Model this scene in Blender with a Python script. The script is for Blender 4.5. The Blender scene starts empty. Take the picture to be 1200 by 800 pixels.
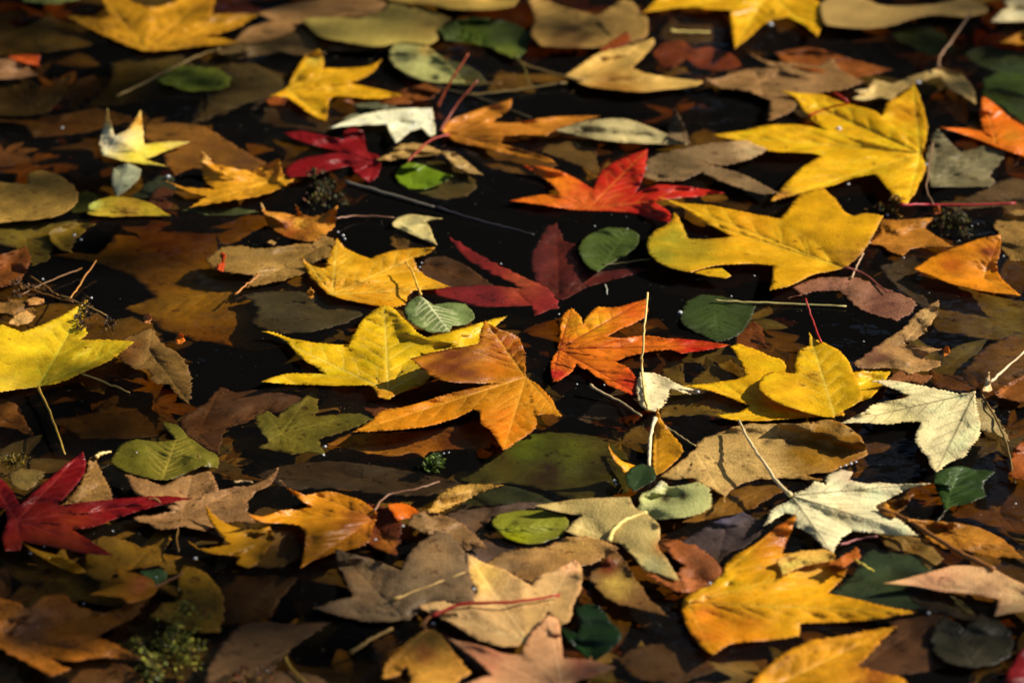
import bpy, math, random
import numpy as np
from mathutils import Vector
from mathutils.geometry import delaunay_2d_cdt

SC = bpy.context.scene
COL = SC.collection
rng = np.random.default_rng(11)
random.seed(11)

# ------------------------------------------------------------------ camera
D, PITCH, LENS = 3.0, math.radians(26.0), 150.0
CAM = np.array([0.0, -D*math.cos(PITCH), D*math.sin(PITCH)])
FWD = np.array([0.0, math.cos(PITCH), -math.sin(PITCH)])
UPV = np.array([0.0, math.sin(PITCH), math.cos(PITCH)])
cd = bpy.data.cameras.new('camera'); cam = bpy.data.objects.new('camera', cd); COL.objects.link(cam)
cam.location = CAM; cam.rotation_euler = (math.pi/2 - PITCH, 0, 0)
cd.lens = LENS; cd.sensor_width = 36; cd.clip_start = 0.05; cd.clip_end = 300
cd.dof.use_dof = True
cd.dof.aperture_fstop = 6.7
SC.camera = cam
S = 36.0/LENS/1200.0

def at(px, py, z=0.0):
    """point of the horizontal plane at height z (metres) seen at a spot of the photograph"""
    d = FWD + np.array([1.0, 0, 0])*((px-600)*S) + UPV*((400-py)*S)
    t = (z-CAM[2])/d[2]
    return CAM + d*t

F = at(600, 455)
cd.dof.focus_distance = float(np.dot(F-CAM, FWD))

# ------------------------------------------------------------------ light
SUN_AZ, SUN_EL = math.radians(82), math.radians(37)     # azimuth from +Y towards +X
sd = np.array([math.sin(SUN_AZ)*math.cos(SUN_EL), math.cos(SUN_AZ)*math.cos(SUN_EL), math.sin(SUN_EL)])
ld = bpy.data.lights.new('sun', 'SUN'); ld.energy = 5.0; ld.angle = math.radians(0.55); ld.color = (1.0, 0.91, 0.78)
lo = bpy.data.objects.new('sun', ld); COL.objects.link(lo); lo.location = sd*20
lo.rotation_euler = Vector(sd).to_track_quat('Z', 'Y').to_euler()
w = bpy.data.worlds.new('World'); SC.world = w; w.use_nodes = True
nt = w.node_tree; bg = nt.nodes['Background']
sky = nt.nodes.new('ShaderNodeTexSky'); sky.sky_type = 'NISHITA'; sky.sun_disc = False
sky.sun_elevation = SUN_EL; sky.sun_rotation = SUN_AZ; sky.air_density = 1.0; sky.dust_density = 1.5
nt.links.new(sky.outputs[0], bg.inputs[0]); bg.inputs[1].default_value = 0.05
SC.view_settings.view_transform = 'Standard'; SC.view_settings.look = 'None'
SC.view_settings.gamma = 1; SC.view_settings.use_curve_mapping = False
SC.view_settings.exposure = EXPOSURE = 0.38
SC.cycles.use_denoising = True
SC.cycles.max_bounces = 8; SC.cycles.transparent_max_bounces = 16
SC.cycles.caustics_reflective = False; SC.cycles.caustics_refractive = False

# ------------------------------------------------------------------ helpers
def lin(c):
    c = np.array(c, float)/255.0
    return np.where(c <= 0.04045, c/12.92, ((c+0.055)/1.055)**2.4)

def tag(o, label=None, cat=None, group=None, kind=None):
    if label: o['label'] = label
    if cat: o['category'] = cat
    if group: o['group'] = group
    if kind: o['kind'] = kind
    return o

def empty(name, loc):
    o = bpy.data.objects.new(name, None); COL.objects.link(o); o.location = loc
    o.empty_display_size = 0.01
    return o

def link_mesh(name, verts, faces, mat, origin, parent=None, colors=None, smooth=True):
    origin = np.array(origin, float)
    me = bpy.data.meshes.new(name)
    me.from_pydata((np.asarray(verts)-origin).tolist(), [], faces)
    me.materials.append(mat)
    if smooth: me.polygons.foreach_set('use_smooth', [True]*len(me.polygons))
    if colors is not None:
        a = me.attributes.new('pigment', 'FLOAT_COLOR', 'POINT')
        rgba = np.ones((len(verts), 4)); rgba[:, :3] = colors
        a.data.foreach_set('color', rgba.ravel())
    o = bpy.data.objects.new(name, me); COL.objects.link(o)
    if parent is None: o.location = origin
    else: o.parent = parent
    return o

def waves(p, wl, seed, n=7):
    """smooth noise of wavelength wl for an (n,2) array of points"""
    r = np.random.default_rng(seed); v = np.zeros(len(p))
    for _ in range(n):
        a = r.uniform(0, 2*math.pi); k = 2*math.pi/(wl*r.uniform(0.6, 1.7))
        v += np.sin((p[:, 0]*math.cos(a)+p[:, 1]*math.sin(a))*k + r.uniform(0, 6.28))
    return v/math.sqrt(n)

# ------------------------------------------------------------------ materials
def nodes(m):
    m.use_nodes = True; t = m.node_tree; t.nodes.clear()
    return t, t.nodes.new, t.links.new

def leaf_material(name, rough, coat, mottle, spots, transl, bump):
    m = bpy.data.materials.new(name); t, N, L = nodes(m)
    at_ = N('ShaderNodeAttribute'); at_.attribute_name = 'pigment'
    tc = N('ShaderNodeTexCoord'); oi = N('ShaderNodeObjectInfo')
    off = N('ShaderNodeVectorMath'); off.operation = 'MULTIPLY_ADD'
    cmb = N('ShaderNodeCombineXYZ')
    for i in range(3): L(oi.outputs['Random'], cmb.inputs[i])
    L(cmb.outputs[0], off.inputs[0]); off.inputs[1].default_value = (7.3, 3.1, 5.7); L(tc.outputs['Object'], off.inputs[2])
    def noise(scale, detail, rough_=0.6):
        n = N('ShaderNodeTexNoise'); n.inputs['Scale'].default_value = scale; n.inputs['Detail'].default_value = detail
        n.inputs['Roughness'].default_value = rough_; L(off.outputs[0], n.inputs['Vector']); return n
    def ramp(src, p0, p1, v0, v1):
        r = N('ShaderNodeMapRange'); r.inputs['From Min'].default_value = p0; r.inputs['From Max'].default_value = p1
        r.inputs['To Min'].default_value = v0; r.inputs['To Max'].default_value = v1; L(src, r.inputs['Value']); return r
    def mul(c, f):       # colour c scaled by value f
        x = N('ShaderNodeVectorMath'); x.operation = 'SCALE'; L(c, x.inputs[0]); L(f, x.inputs['Scale']); return x
    n1 = noise(38, 4); n2 = noise(260, 3); n3 = noise(900, 2)
    r1 = ramp(n1.outputs[0], .3, .7, 1-mottle, 1+mottle*.55)
    r2 = ramp(n2.outputs[0], .3, .7, 1-mottle*.55, 1+mottle*.4)
    c = mul(at_.outputs['Color'], r1.outputs[0]); c = mul(c.outputs[0], r2.outputs[0])
    # warm or brown drift of the pigment
    n4 = noise(22, 3); r4 = ramp(n4.outputs[0], .5, .78, 0, mottle*1.4)
    tint = N('ShaderNodeMix'); tint.data_type = 'RGBA'; tint.blend_type = 'MULTIPLY'; tint.inputs['B'].default_value = (.86, .62, .40, 1)
    L(r4.outputs[0], tint.inputs['Factor']); L(c.outputs[0], tint.inputs['A'])
    # dark specks and blotches
    v = noise(95, 5, .72); rs = ramp(v.outputs[0], .66-.06*spots, .72-.05*spots, 0, min(1, .55+.3*spots))
    sp = N('ShaderNodeMix'); sp.data_type = 'RGBA'; sp.blend_type = 'MULTIPLY'; sp.inputs['B'].default_value = (.28, .17, .10, 1)
    L(rs.outputs[0], sp.inputs['Factor']); L(tint.outputs['Result'], sp.inputs['A'])
    b1 = N('ShaderNodeBump'); b1.inputs['Strength'].default_value = bump; b1.inputs['Distance'].default_value = .0006
    L(n2.outputs[0], b1.inputs['Height'])
    b2 = N('ShaderNodeBump'); b2.inputs['Strength'].default_value = bump*.7; b2.inputs['Distance'].default_value = .00025
    L(n3.outputs[0], b2.inputs['Height']); L(b1.outputs[0], b2.inputs['Normal'])
    vr = N('ShaderNodeTexVoronoi'); vr.feature = 'DISTANCE_TO_EDGE'; vr.inputs['Scale'].default_value = 330; L(off.outputs[0], vr.inputs['Vector'])
    ve = ramp(vr.outputs['Distance'], .0, .22, 0, 1)
    b3 = N('ShaderNodeBump'); b3.inputs['Strength'].default_value = bump*1.1; b3.inputs['Distance'].default_value = .00022
    L(ve.outputs[0], b3.inputs['Height']); L(b2.outputs[0], b3.inputs['Normal']); b2 = b3
    nf = ramp(n3.outputs[0], .3, .7, 1-mottle*.6, 1+mottle*.45); sp_ = mul(sp.outputs['Result'], nf.outputs[0])
    pr = N('ShaderNodeBsdfPrincipled'); L(sp_.outputs[0], pr.inputs['Base Color'])
    rr = ramp(n1.outputs[0], .3, .7, rough-.08, rough+.1); L(rr.outputs[0], pr.inputs['Roughness'])
    pr.inputs['Specular IOR Level'].default_value = .28
    pr.inputs['Coat Weight'].default_value = coat; pr.inputs['Coat Roughness'].default_value = .25
    L(b2.outputs[0], pr.inputs['Normal'])
    tr = N('ShaderNodeBsdfTranslucent'); L(b2.outputs[0], tr.inputs['Normal'])
    g = N('ShaderNodeGamma'); g.inputs['Gamma'].default_value = 1.25; L(sp_.outputs[0], g.inputs['Color']); L(g.outputs[0], tr.inputs['Color'])
    mx = N('ShaderNodeMixShader'); mx.inputs[0].default_value = transl; L(pr.outputs[0], mx.inputs[1]); L(tr.outputs[0], mx.inputs[2])
    o = N('ShaderNodeOutputMaterial'); L(mx.outputs[0], o.inputs[0])
    return m

MAT = {
    'f': leaf_material('leaf_fresh', .46, .14, .20, .70, .24, .40),
    'w': leaf_material('leaf_weathered', .54, .08, .32, 1.1, .16, .6),
    'p': leaf_material('leaf_pale_underside', .60, .0, .13, .65, .12, .6),
    's': leaf_material('leaf_soaked', .65, .0, .36, 1.3, .08, .3),
    'd': leaf_material('leaf_dry', .55, .05, .34, 1.3, .20, .9),
}
MAT_STEM = leaf_material('leaf_stem', .45, .15, .10, .2, .0, .2)

# ------------------------------------------------------------------ water
ABS = np.array([12.0, 22.0, 46.0])      # absorption per metre of tea-brown pond water
PATH = 1/math.sin(SUN_EL) + 1/math.sin(PITCH)

# stack of what already lies there (a height map over the water)
HC, HX0, HY0, HNX, HNY = 0.0015, -0.62, -0.95, 830, 1300
HM = np.full((HNX, HNY), -1.0)
def hidx(p):
    i = np.clip(((p[:, 0]-HX0)/HC).astype(int), 2, HNX-3); j = np.clip(((p[:, 1]-HY0)/HC).astype(int), 2, HNY-3)
    return i, j

def ray_to(P, z):
    """slide points P along the line of sight to heights z"""
    k = ((CAM[2]-z)/(CAM[2]-P[:, 2]))[:, None]
    return CAM + (P-CAM)*k

def parse(s):
    out = []
    for tk in s.split():
        v = [float(q) for q in tk.split(',')]
        out.append((v[0], v[1], v[2] if len(v) > 2 else 0.0))
    return out

def inside(poly, p):
    x1, y1 = poly[:, 0], poly[:, 1]; x2, y2 = np.roll(x1, -1), np.roll(y1, -1)
    sl = (x2-x1)/np.where(np.abs(y2-y1) < 1e-12, 1e-12, y2-y1); r = np.zeros(len(p), bool)
    for k in range(0, len(p), 600):
        x = p[k:k+600, 0][:, None]; y = p[k:k+600, 1][:, None]
        r[k:k+600] = (((y1 > y) != (y2 > y)) & (x < sl*(y-y1)+x1)).sum(1) % 2 == 1
    return r

def seg_dist(p, segs):
    """distance of points p to the nearest of segments (n,4), and that segment's number"""
    best = np.full(len(p), 9.0); idx = np.zeros(len(p), int)
    for k, (ax, ay, bx, by) in enumerate(segs):
        dx, dy = bx-ax, by-ay; l = dx*dx+dy*dy+1e-14
        t = np.clip(((p[:, 0]-ax)*dx+(p[:, 1]-ay)*dy)/l, 0, 1)
        d = np.hypot(p[:, 0]-ax-t*dx, p[:, 1]-ay-t*dy)
        m = d < best; best[m] = d[m]; idx[m] = k
    return best, idx

LEAVES = []
def leaf(name, label, z, pts, col, m='f', c=None, reg=(), stem=None, scol=(190, 170, 110), sr=.9, vein=None, wav=1.3, teeth=.4,
         pin=None, cat='leaf', group=None, gain=1.0, curl=0.0):
    LEAVES.append(dict(name=name, label=label, z=z, pts=pts, col=col, m=m, c=c, reg=reg, stem=stem, scol=scol, sr=sr, vein=vein,
                       wav=wav, teeth=teeth, pin=pin, cat=cat, group=group, gain=gain, curl=curl))

KLIGHT = 0.95
def albedo(rgb, depth=0.0, gain=1.0):
    a = lin(rgb)/KLIGHT*gain
    sat = 1-a.min()/(a.max()+1e-6)
    yl = np.clip((a[1]/(a[0]+1e-6)-.33)/.2, 0, 1) if a[0] > a[1] else 0.0
    a = a*np.array([1.0, 1+sat*(.05-.17*yl), 1-.6*sat]) if a[0] >= a[1] else a*np.array([1.0, .94, .70])
    if depth > 0: a = a*np.exp(ABS*depth*PATH)*.62
    return np.clip(a, .004, .88)

def tube(pts, r0, r1, color, name, parent, origin, mat, n=7, smooth=True):
    """a tapered, slightly irregular round stem through world points"""
    P = np.array(pts, float)
    if len(P) > 2:      # Catmull-Rom
        Q = []; E = np.vstack([2*P[0]-P[1], P, 2*P[-1]-P[-2]])
        for i in range(len(P)-1):
            for t in np.linspace(0, 1, 7)[:-1]:
                a, b, c_, d = E[i], E[i+1], E[i+2], E[i+3]
                Q.append(.5*((2*b)+(c_-a)*t+(2*a-5*b+4*c_-d)*t*t+(3*b-a-3*c_+d)*t**3))
        Q.append(P[-1]); P = np.array(Q)
    else:
        P = np.linspace(P[0], P[1], 8)
    P[1:-1] += rng.normal(0, .00022, (len(P)-2, 3))
    V, Fc = [], []
    T = np.gradient(P, axis=0)
    for k, (p, t) in enumerate(zip(P, T)):
        t = t/(np.linalg.norm(t)+1e-12); u = np.cross(t, [0, 0, 1.0])
        if np.linalg.norm(u) < .1: u = np.cross(t, [1.0, 0, 0])
        u /= np.linalg.norm(u); v = np.cross(t, u); s = k/(len(P)-1)
        r = (r0+(r1-r0)*s)*(1+.10*rng.normal())
        if s < .06: r *= 1.25
        for q in range(n):
            a = 2*math.pi*q/n; V.append(p+r*(u*math.cos(a)+v*math.sin(a)))
        if k:
            o = k*n
            Fc += [(o-n+q, o-n+(q+1) % n, o+(q+1) % n, o+q) for q in range(n)]
    Fc.append(tuple(range(n))[::-1]); Fc.append(tuple(range(len(V)-n, len(V))))
    V = np.array(V); col = np.tile(color, (len(V), 1))
    if parent is None:
        return link_mesh(name, V, Fc, mat, origin, None, col)
    return link_mesh(name, V, Fc, mat, origin, parent, col)

def build_leaf(q, idx):
    z0 = q['z']/1000.0
    raw = parse(q['pts'])
    A = np.array([at(x, y, z0) for x, y, h in raw]); H = np.array([h for x, y, h in raw])/1000.0
    P2 = A[:, :2]
    area = .5*np.sum(P2[:, 0]*np.roll(P2[:, 1], -1)-np.roll(P2[:, 0], -1)*P2[:, 1])
    if area < 0: P2 = P2[::-1]; H = H[::-1]; raw = raw[::-1]
    n = len(P2); area = abs(area); size = math.sqrt(area)
    # corner sharpness measured in the plan
    e_in = P2-np.roll(P2, 1, 0); e_out = np.roll(P2, -1, 0)-P2
    ang = np.arctan2(e_in[:, 0]*e_out[:, 1]-e_in[:, 1]*e_out[:, 0], (e_in*e_out).sum(1))   # >0 convex turn
    sharp = np.abs(ang) > math.radians(46)
    out = []; hh = []
    step = max(.0008, size/150) if q['z'] >= 0 else .0016
    for i in range(n):
        b, c_ = P2[i], P2[(i+1) % n]; a, d = P2[i-1], P2[(i+2) % n]
        m1 = (c_-b)*.9 if sharp[i] else (c_-a)*.5
        m2 = (c_-b)*.9 if sharp[(i+1) % n] else (d-b)*.5
        L_ = np.linalg.norm(c_-b)
        for mm in (m1, m2):
            l = np.linalg.norm(mm)
            if l > L_*1.1: mm *= L_*1.1/l
        k = max(1, int(L_/step))
        for s in range(k):
            t = s/k
            out.append((2*t**3-3*t*t+1)*b+(t**3-2*t*t+t)*m1+(-2*t**3+3*t*t)*c_+(t**3-t*t)*m2)
            hh.append(H[i]*(1-t)+H[(i+1) % n]*t)
    O = np.array(out); OH = np.array(hh)
    tn = np.roll(O, -1, 0)-np.roll(O, 1, 0); nl = np.stack([tn[:, 1], -tn[:, 0]], 1)/(np.linalg.norm(tn, axis=1)[:, None]+1e-12)
    arc = np.cumsum(np.linalg.norm(O-np.roll(O, 1, 0), axis=1))
    saw = ((arc/.0038+.35*waves(np.stack([arc, arc*0], 1), .02, idx+9)) % 1.0)
    am = 2.3*q['teeth']/1000*(.7+.5*waves(np.stack([arc, arc*0], 1), .03, idx))
    O = O+nl*(am*(saw-.45)*1.6+({'f': .0003, 'p': .0003}.get(q['m'], .0007))*waves(np.stack([arc, arc*0], 1), .009, idx+5))[:, None]
    if q['teeth'] > 0: pass
    OC = O[::max(1, len(O)//260)]
    # veins
    cpx = q['c']; 
    cen = at(cpx[0], cpx[1], z0)[:2] if cpx else None
    tips = [P2[i] for i in range(n) if ang[i] > math.radians(88)]
    pins = []
    segs = []; width = []; nmain = []
    def ray_len(p, d, mx):
        ts = np.arange(1, 40)/40*mx; pp = p+np.outer(ts, d); ins = inside(OC, pp)
        k = 0
        while k < len(ts) and ins[k]: k += 1
        return ts[k-1] if k else 0
    def add_line(p, d, L_, w0, w1, k=6, bend=0.0):
        pv = p; nrm = np.array([-d[1], d[0]])
        for s in range(1, k+1):
            t = s/k; pn = p+d*L_*t+nrm*bend*L_*t*t
            if not inside(OC, pn[None])[0]: break
            segs.append((*pv, *pn)); width.append((w0+(w1-w0)*(t-.5/k))); pv = pn
    if q['pin']:                        # one midrib with paired side veins
        b = at(*q['pin'][0], z0)[:2]; e = at(*q['pin'][1], z0)[:2]; mids = [(b, e)]
        ns, la = 9, math.radians(48)
    elif cen is not None:
        mids = [(cen, tp) for tp in tips if np.linalg.norm(tp-cen) > size*.28]
        ns, la = 7, math.radians(42)
    else: mids = []
    for b, e in mids:
        d = e-b; L_ = np.linalg.norm(d); d = d/L_; L_ *= .97
        k0 = len(segs); add_line(b, d, L_, 1.05, .42, 8); nmain += list(range(k0, len(segs)))
        for k in range(1, ns+1):
            t = (k-.3)/(ns+.6); p = b+d*L_*t
            if not inside(OC, p[None])[0]: continue
            for sg in (1, -1):
                a = sg*la*(1+.12*rng.normal()); dd = np.array([d[0]*math.cos(a)-d[1]*math.sin(a), d[0]*math.sin(a)+d[1]*math.cos(a)])
                l = min(ray_len(p, dd, size*.55), size*(.38 if not q['pin'] else .5))*.86
                if l > .005: add_line(p, dd, l, .52 if not q['pin'] else .75, .18, 4, bend=-sg*.12)
    segs = np.array(segs) if segs else np.zeros((0, 4)); width = np.array(width)
    # points for the mesh
    sp = float(np.clip(size/26, .0019, .0042))*(1 if q['z'] >= 0 else 1.5)
    lo_, hi_ = O.min(0), O.max(0)
    gx, gy = np.meshgrid(np.arange(lo_[0], hi_[0], sp), np.arange(lo_[1], hi_[1], sp))
    G = np.stack([gx.ravel(), gy.ravel()], 1); G += rng.uniform(-.3, .3, G.shape)*sp
    bs = np.concatenate([O, np.roll(O, -1, 0)], 1)
    cand = [G]
    BS = np.concatenate([OC, np.roll(OC, -1, 0)], 1)
    if len(segs):
        mid = [];
        for (ax, ay, bx, by), w_ in zip(segs, width):
            l = math.hypot(bx-ax, by-ay); kk = max(2, int(l/.0022)); tt = (np.arange(kk)+.5)/kk
            base = np.stack([ax+(bx-ax)*tt, ay+(by-ay)*tt], 1); nn = np.array([-(by-ay), bx-ax])/(l+1e-12)
            if w_ > .3: mid += [base, base+nn*.0010, base-nn*.0010]
            else: mid += [base]
        M = np.concatenate(mid)
        dd, _ = seg_dist(G, segs); cand = [G[dd > .0016], M]
    C_ = np.concatenate(cand); C_ = C_[inside(O, C_)]
    db, _ = seg_dist(C_, BS); C_ = C_[db > .0009]
    # thin near-duplicates
    key = np.round(C_/.0006).astype(int); _, u = np.unique(key, axis=0, return_index=True); C_ = C_[np.sort(u)]
    allp = np.concatenate([O, C_]); no = len(O)
    sc_ = 100.0
    vs, es, fs, ov, oe, of = delaunay_2d_cdt([Vector((float(a), float(b))) for a, b in (allp-lo_)*sc_], [], [list(range(no))], 1, 1e-5)
    V2 = np.array([(v[0], v[1]) for v in vs])/sc_+lo_
    fs = [f for f in fs]
    # heights
    W = 1/(((V2[:, None, :]-O[None, ::max(1, no//90), :])**2).sum(2)+(size*.05)**2)**1.3
    OHs = OH[::max(1, no//90)]
    h = (W*OHs[None]).sum(1)/W.sum(1)
    near, ni = seg_dist(V2, BS)
    flat = np.exp(-near/(size*.16))
    if cen is not None:
        dc = np.linalg.norm(V2-cen, axis=1); h *= np.clip(dc/(size*.45), 0, 1)**.8 if np.abs(OH).max() > 0 else 1
    amp = q['wav']/1000; sub_ = q['z'] < 0
    amp *= 1.0 if sub_ else 1.45
    h = h + amp*.9*waves(V2, max(.03, size*.75), 100+idx) + amp*.10*waves(V2, .014, 300+idx)
    h = h + amp*.32*flat*waves(V2, .022, 500+idx) + q['curl']/1000*np.exp(-near/.006)
    vn = np.zeros(len(V2))
    if len(segs):
        dv, iv = seg_dist(V2, segs); ww = width[iv]
        vn = np.exp(-(dv/(.00045+.00035*ww))**2)*np.clip(ww*1.3, 0, 1)
        sgn = -1 if (q['m'] != 'p') else 1
        h = h + sgn*.00055*np.exp(-(dv/.0011)**2)*ww + .0011*(1-np.exp(-(dv/.005)**2))*min(1, amp/.001)
    if nmain and q['wav'] > .5:
        dm, im = seg_dist(V2, segs[nmain]); rr_ = np.random.default_rng(4000+idx)
        g_ = segs[nmain][im]; side = np.sign((g_[:, 2]-g_[:, 0])*(V2[:, 1]-g_[:, 1])-(g_[:, 3]-g_[:, 1])*(V2[:, 0]-g_[:, 0]))
        lob = im//8; tw = rr_.normal(0, .9, lob.max()+1)[lob]          # each lobe folded a little along its rib and twisted
        h = h + amp*(1.15*np.sqrt((dm/.012)**2+.02) - .12)*np.clip(1-.0*dm, 0, 1)*.75*(1 if rr_.uniform() < .7 else -1) + amp*tw*side*np.tanh(dm/.012)*.55
    tl_ = [t_ for t_ in tips]
    if tl_ and q['z'] >= 0 and np.abs(OH).max() < .02 and q['wav'] > .5:
        rr_ = np.random.default_rng(6000+idx)
        for t_ in tl_:
            h = h + rr_.choice([-1.0, 1.6, 3.2, 5.0])/1000*min(1, size/.05)*np.exp(-((V2-t_)**2).sum(1)/(size*.22)**2)
    sub = q['z'] < 0
    if not sub and np.abs(OH).max() < .011: h = .0065*np.tanh(h/.0065)
    h = h+z0
    if not sub:
        floor_ = .0006+.0*h
        dip = (W*OHs[None]).sum(1)/W.sum(1) < -.0008
        h = np.where(dip, h, np.maximum(h, floor_+.35*np.abs(h-z0)*0))
    else:
        h = np.minimum(h, -.0012)
    P0 = np.concatenate([V2, np.full((len(V2), 1), z0)], 1)
    E = np.array([(a, b) for f in fs for a, b in zip(f, list(f[1:])+[f[0]])])
    for it in range(2):
        P = ray_to(P0, h); i, j = hidx(P[:, :2])
        need = np.full(len(P), -1.0)
        for di in (-2, 0, 2):
            for dj in (-2, 0, 2): need = np.maximum(need, HM[i+di, j+dj])
        lift = np.maximum(0, need+.0009-h)
        if sub: lift = np.minimum(lift, np.maximum(0, -.0010-h))
        if lift.max() > 0:
            for _ in range(10):
                acc = np.zeros(len(P)); cnt = np.zeros(len(P))
                np.add.at(acc, E[:, 0], lift[E[:, 1]]); np.add.at(cnt, E[:, 0], 1)
                lift = np.maximum(lift, acc/np.maximum(cnt, 1)*.97)
            if sub: lift = np.minimum(lift, np.maximum(0, -.0010-h))
            h = h+lift
    P = ray_to(P0, h); i, j = hidx(P[:, :2])
    hc = np.minimum(h, max(z0, 0)+.0035)
    for di in (-1, 0, 1):
        for dj in (-1, 0, 1): np.maximum.at(HM, (i+di, j+dj), hc)
    # pigment
    dep = np.maximum(0, -h) if sub else np.maximum(0, -h)*.0
    dmean = float(np.clip(-z0, 0, .02)) if sub else 0.0
    base = albedo(q['col'], dmean, q['gain'])
    colr = np.tile(base, (len(V2), 1))
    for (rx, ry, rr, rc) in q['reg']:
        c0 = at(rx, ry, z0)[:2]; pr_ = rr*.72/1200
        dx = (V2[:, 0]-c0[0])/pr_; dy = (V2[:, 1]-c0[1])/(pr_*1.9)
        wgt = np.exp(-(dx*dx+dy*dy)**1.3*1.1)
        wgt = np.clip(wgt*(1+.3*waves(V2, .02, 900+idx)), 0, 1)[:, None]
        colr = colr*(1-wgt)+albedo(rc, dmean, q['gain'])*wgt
    mot = (1+.10*waves(V2, .03, 700+idx)+.05*waves(V2, .008, 800+idx))[:, None]
    colr = np.clip(colr*mot, .003, .88)
    lum = colr.mean(1, keepdims=True)
    vc = q['vein']
    vcol = albedo(vc, dmean, q['gain'])[None] if vc else np.clip(colr*1.45+.10*lum, 0, .88)
    k = (vn*(.95 if vc else .72))[:, None]
    colr = colr*(1-k)+vcol*k
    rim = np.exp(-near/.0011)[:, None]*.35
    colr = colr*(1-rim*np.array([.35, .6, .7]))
    pc = P[:, :2].mean(0); origin = np.array([pc[0], pc[1], float(h.mean())])
    mat = MAT[q['m']]
    if q['stem']:
        root = empty(q['name'], origin); tag(root, q['label'], q['cat'], q['group'])
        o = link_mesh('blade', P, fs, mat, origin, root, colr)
        sp_ = []
        for x, y, hh_ in parse(q['stem']):
            zz = hh_/1000+max(z0, 0)+.0006; pp_ = at(x, y, zz); i, j = hidx(pp_[None, :2])
            sp_.append(at(x, y, max(zz, float(HM[i, j][0])+.0008)))
        tube(sp_, q['sr']*.00085, q['sr']*.00062, albedo(q['scol']), 'stem', root, origin, MAT_STEM)
    else:
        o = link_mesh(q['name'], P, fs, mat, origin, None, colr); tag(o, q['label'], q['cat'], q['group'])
    md = o.modifiers.new('thickness', 'SOLIDIFY'); md.thickness = .00014; md.offset = -1; md.use_rim = True

# ================================================================== submerged leaves (deepest first)
B = 'lobed_leaf'; O_ = 'oval_leaf'
leaf(B, 'large orange-brown leaf sunk under the water left of centre', -9,
 '55,300 85,296 115,299 140,268 150,248 190,244 235,250 300,252 325,258 290,275 268,292 300,296 335,300 380,318 424,334 410,352 430,368 395,392 345,402 300,412 255,402 225,398 190,386 172,372 145,362 180,348 168,334 150,322 126,312 98,305',
 (126,82,10), 's', c=(330,330), wav=1.5, reg=[(240,335,70,(150,100,12)),(200,272,60,(84,38,8))])
leaf(B, 'dim brown sunken leaf in the dark water at the top left', -12,
 '100,125 128,96 130,75 160,66 185,58 215,66 230,80 262,74 300,75 335,97 300,112 280,125 250,138 222,146 236,118 205,116 170,118 130,124', (84,58,14), 's', c=(170,118))
leaf(B, 'sunken brown leaf behind the forked yellow one at top', -9,
 '222,146 242,122 238,98 262,80 290,56 302,76 345,92 332,110 300,118 278,124 250,136', (82,56,16), 's', c=(240,124))
leaf(B, 'long rusty sunken leaf along the left edge below the olive ones', -9,
 '-12,128 30,132 62,136 112,126 162,140 120,150 90,157 40,161 28,146 -12,142', (96,54,12), 's', c=(60,146))
leaf(B, 'dim olive leaf at the left edge below the pink sliver', -7,
 '-12,92 18,96 30,90 50,105 86,86 74,112 56,133 20,136 -12,135', (74,54,10), 's', c=(40,130))
leaf(B, 'olive-yellow leaf cut by the left edge near the top', -3,
 '-14,26 0,26 18,33 34,30 58,15 68,24 92,28 132,38 122,50 84,57 40,63 -14,66', (112,86,8), 's', c=(44,60))
leaf(B, 'deep red sunken leaf beside the rounded green leaf', -4,
 '622,298 630,284 641,266 652,261 661,283 676,286 679,310 704,318 742,314 762,316 726,326 690,336 660,352 640,346 626,326', (96,20,26), 's', c=(655,346), gain=1.1, teeth=.3)
leaf(B, 'ochre sunken leaf at the right edge under the tan log-like leaf', -9,
 '1075,322 1110,330 1160,346 1215,356 1215,402 1150,396 1098,388 1080,362', (104,78,36), 's', c=(1085,340), reg=[(1180,368,34,(128,112,60))])  # paler patch at the right end has sunlight painted in
leaf(B, 'russet sunken leaf behind the pale pointed one at right', -8,
 '1088,430 1100,438 1122,440 1134,428 1150,410 1182,394 1214,398 1214,472 1180,482 1160,470 1146,456 1120,458 1094,452', (104,56,8), 's', c=(1150,458))
leaf(B, 'very dim brown leaf sunk at the right edge beside the green one', -14,
 '1165,532 1185,505 1215,495 1215,650 1180,628 1150,612 1110,604 1130,590 1160,582', (92,48,6), 's', c=(1170,600))
leaf(B, 'murky green sunken leaf patched with moss in the lower middle', -7,
 '537,562 556,550 580,530 602,514 640,507 680,508 702,514 732,530 742,560 736,576 700,584 670,586 640,574 590,566 560,570', (74,70,26), 's', c=(560,566),
 reg=[(620,522,26,(88,104,22)),(665,535,26,(92,92,26)),(640,556,22,(50,34,16)),(700,550,20,(52,44,16))], gain=1.1)
leaf(O_, 'smooth dark green leaf sunk beside the narrow tan leaf', -3,
 '538,590 556,580 578,572 600,570 628,578 650,588 668,596 640,596 604,592 575,592 550,592', (58,66,38), 's', pin=((668,596),(538,590)), teeth=.1)
leaf(B, 'purple-brown sunken leaf around the oval green leaf', -6,
 '500,618 520,604 536,598 575,594 612,588 640,590 600,602 575,606 566,618 575,634 604,642 575,668 548,664 536,648 516,640', (100,74,60), 's', c=(560,610), gain=1.1)
leaf(B, 'dim maroon sunken leaf above the green-olive leaf at left', -8,
 '210,492 240,472 258,453 276,460 300,457 345,462 385,464 335,480 302,490 264,502 256,532 234,520 216,506', (92,52,36), 's', c=(232,508))
leaf(B, 'dull brown sunken leaf in the dark water at left', -10,
 '56,492 84,488 110,484 124,468 150,458 182,460 180,480 205,492 208,506 172,512 130,514 96,514 80,504', (84,50,18), 's', c=(110,508))
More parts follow.
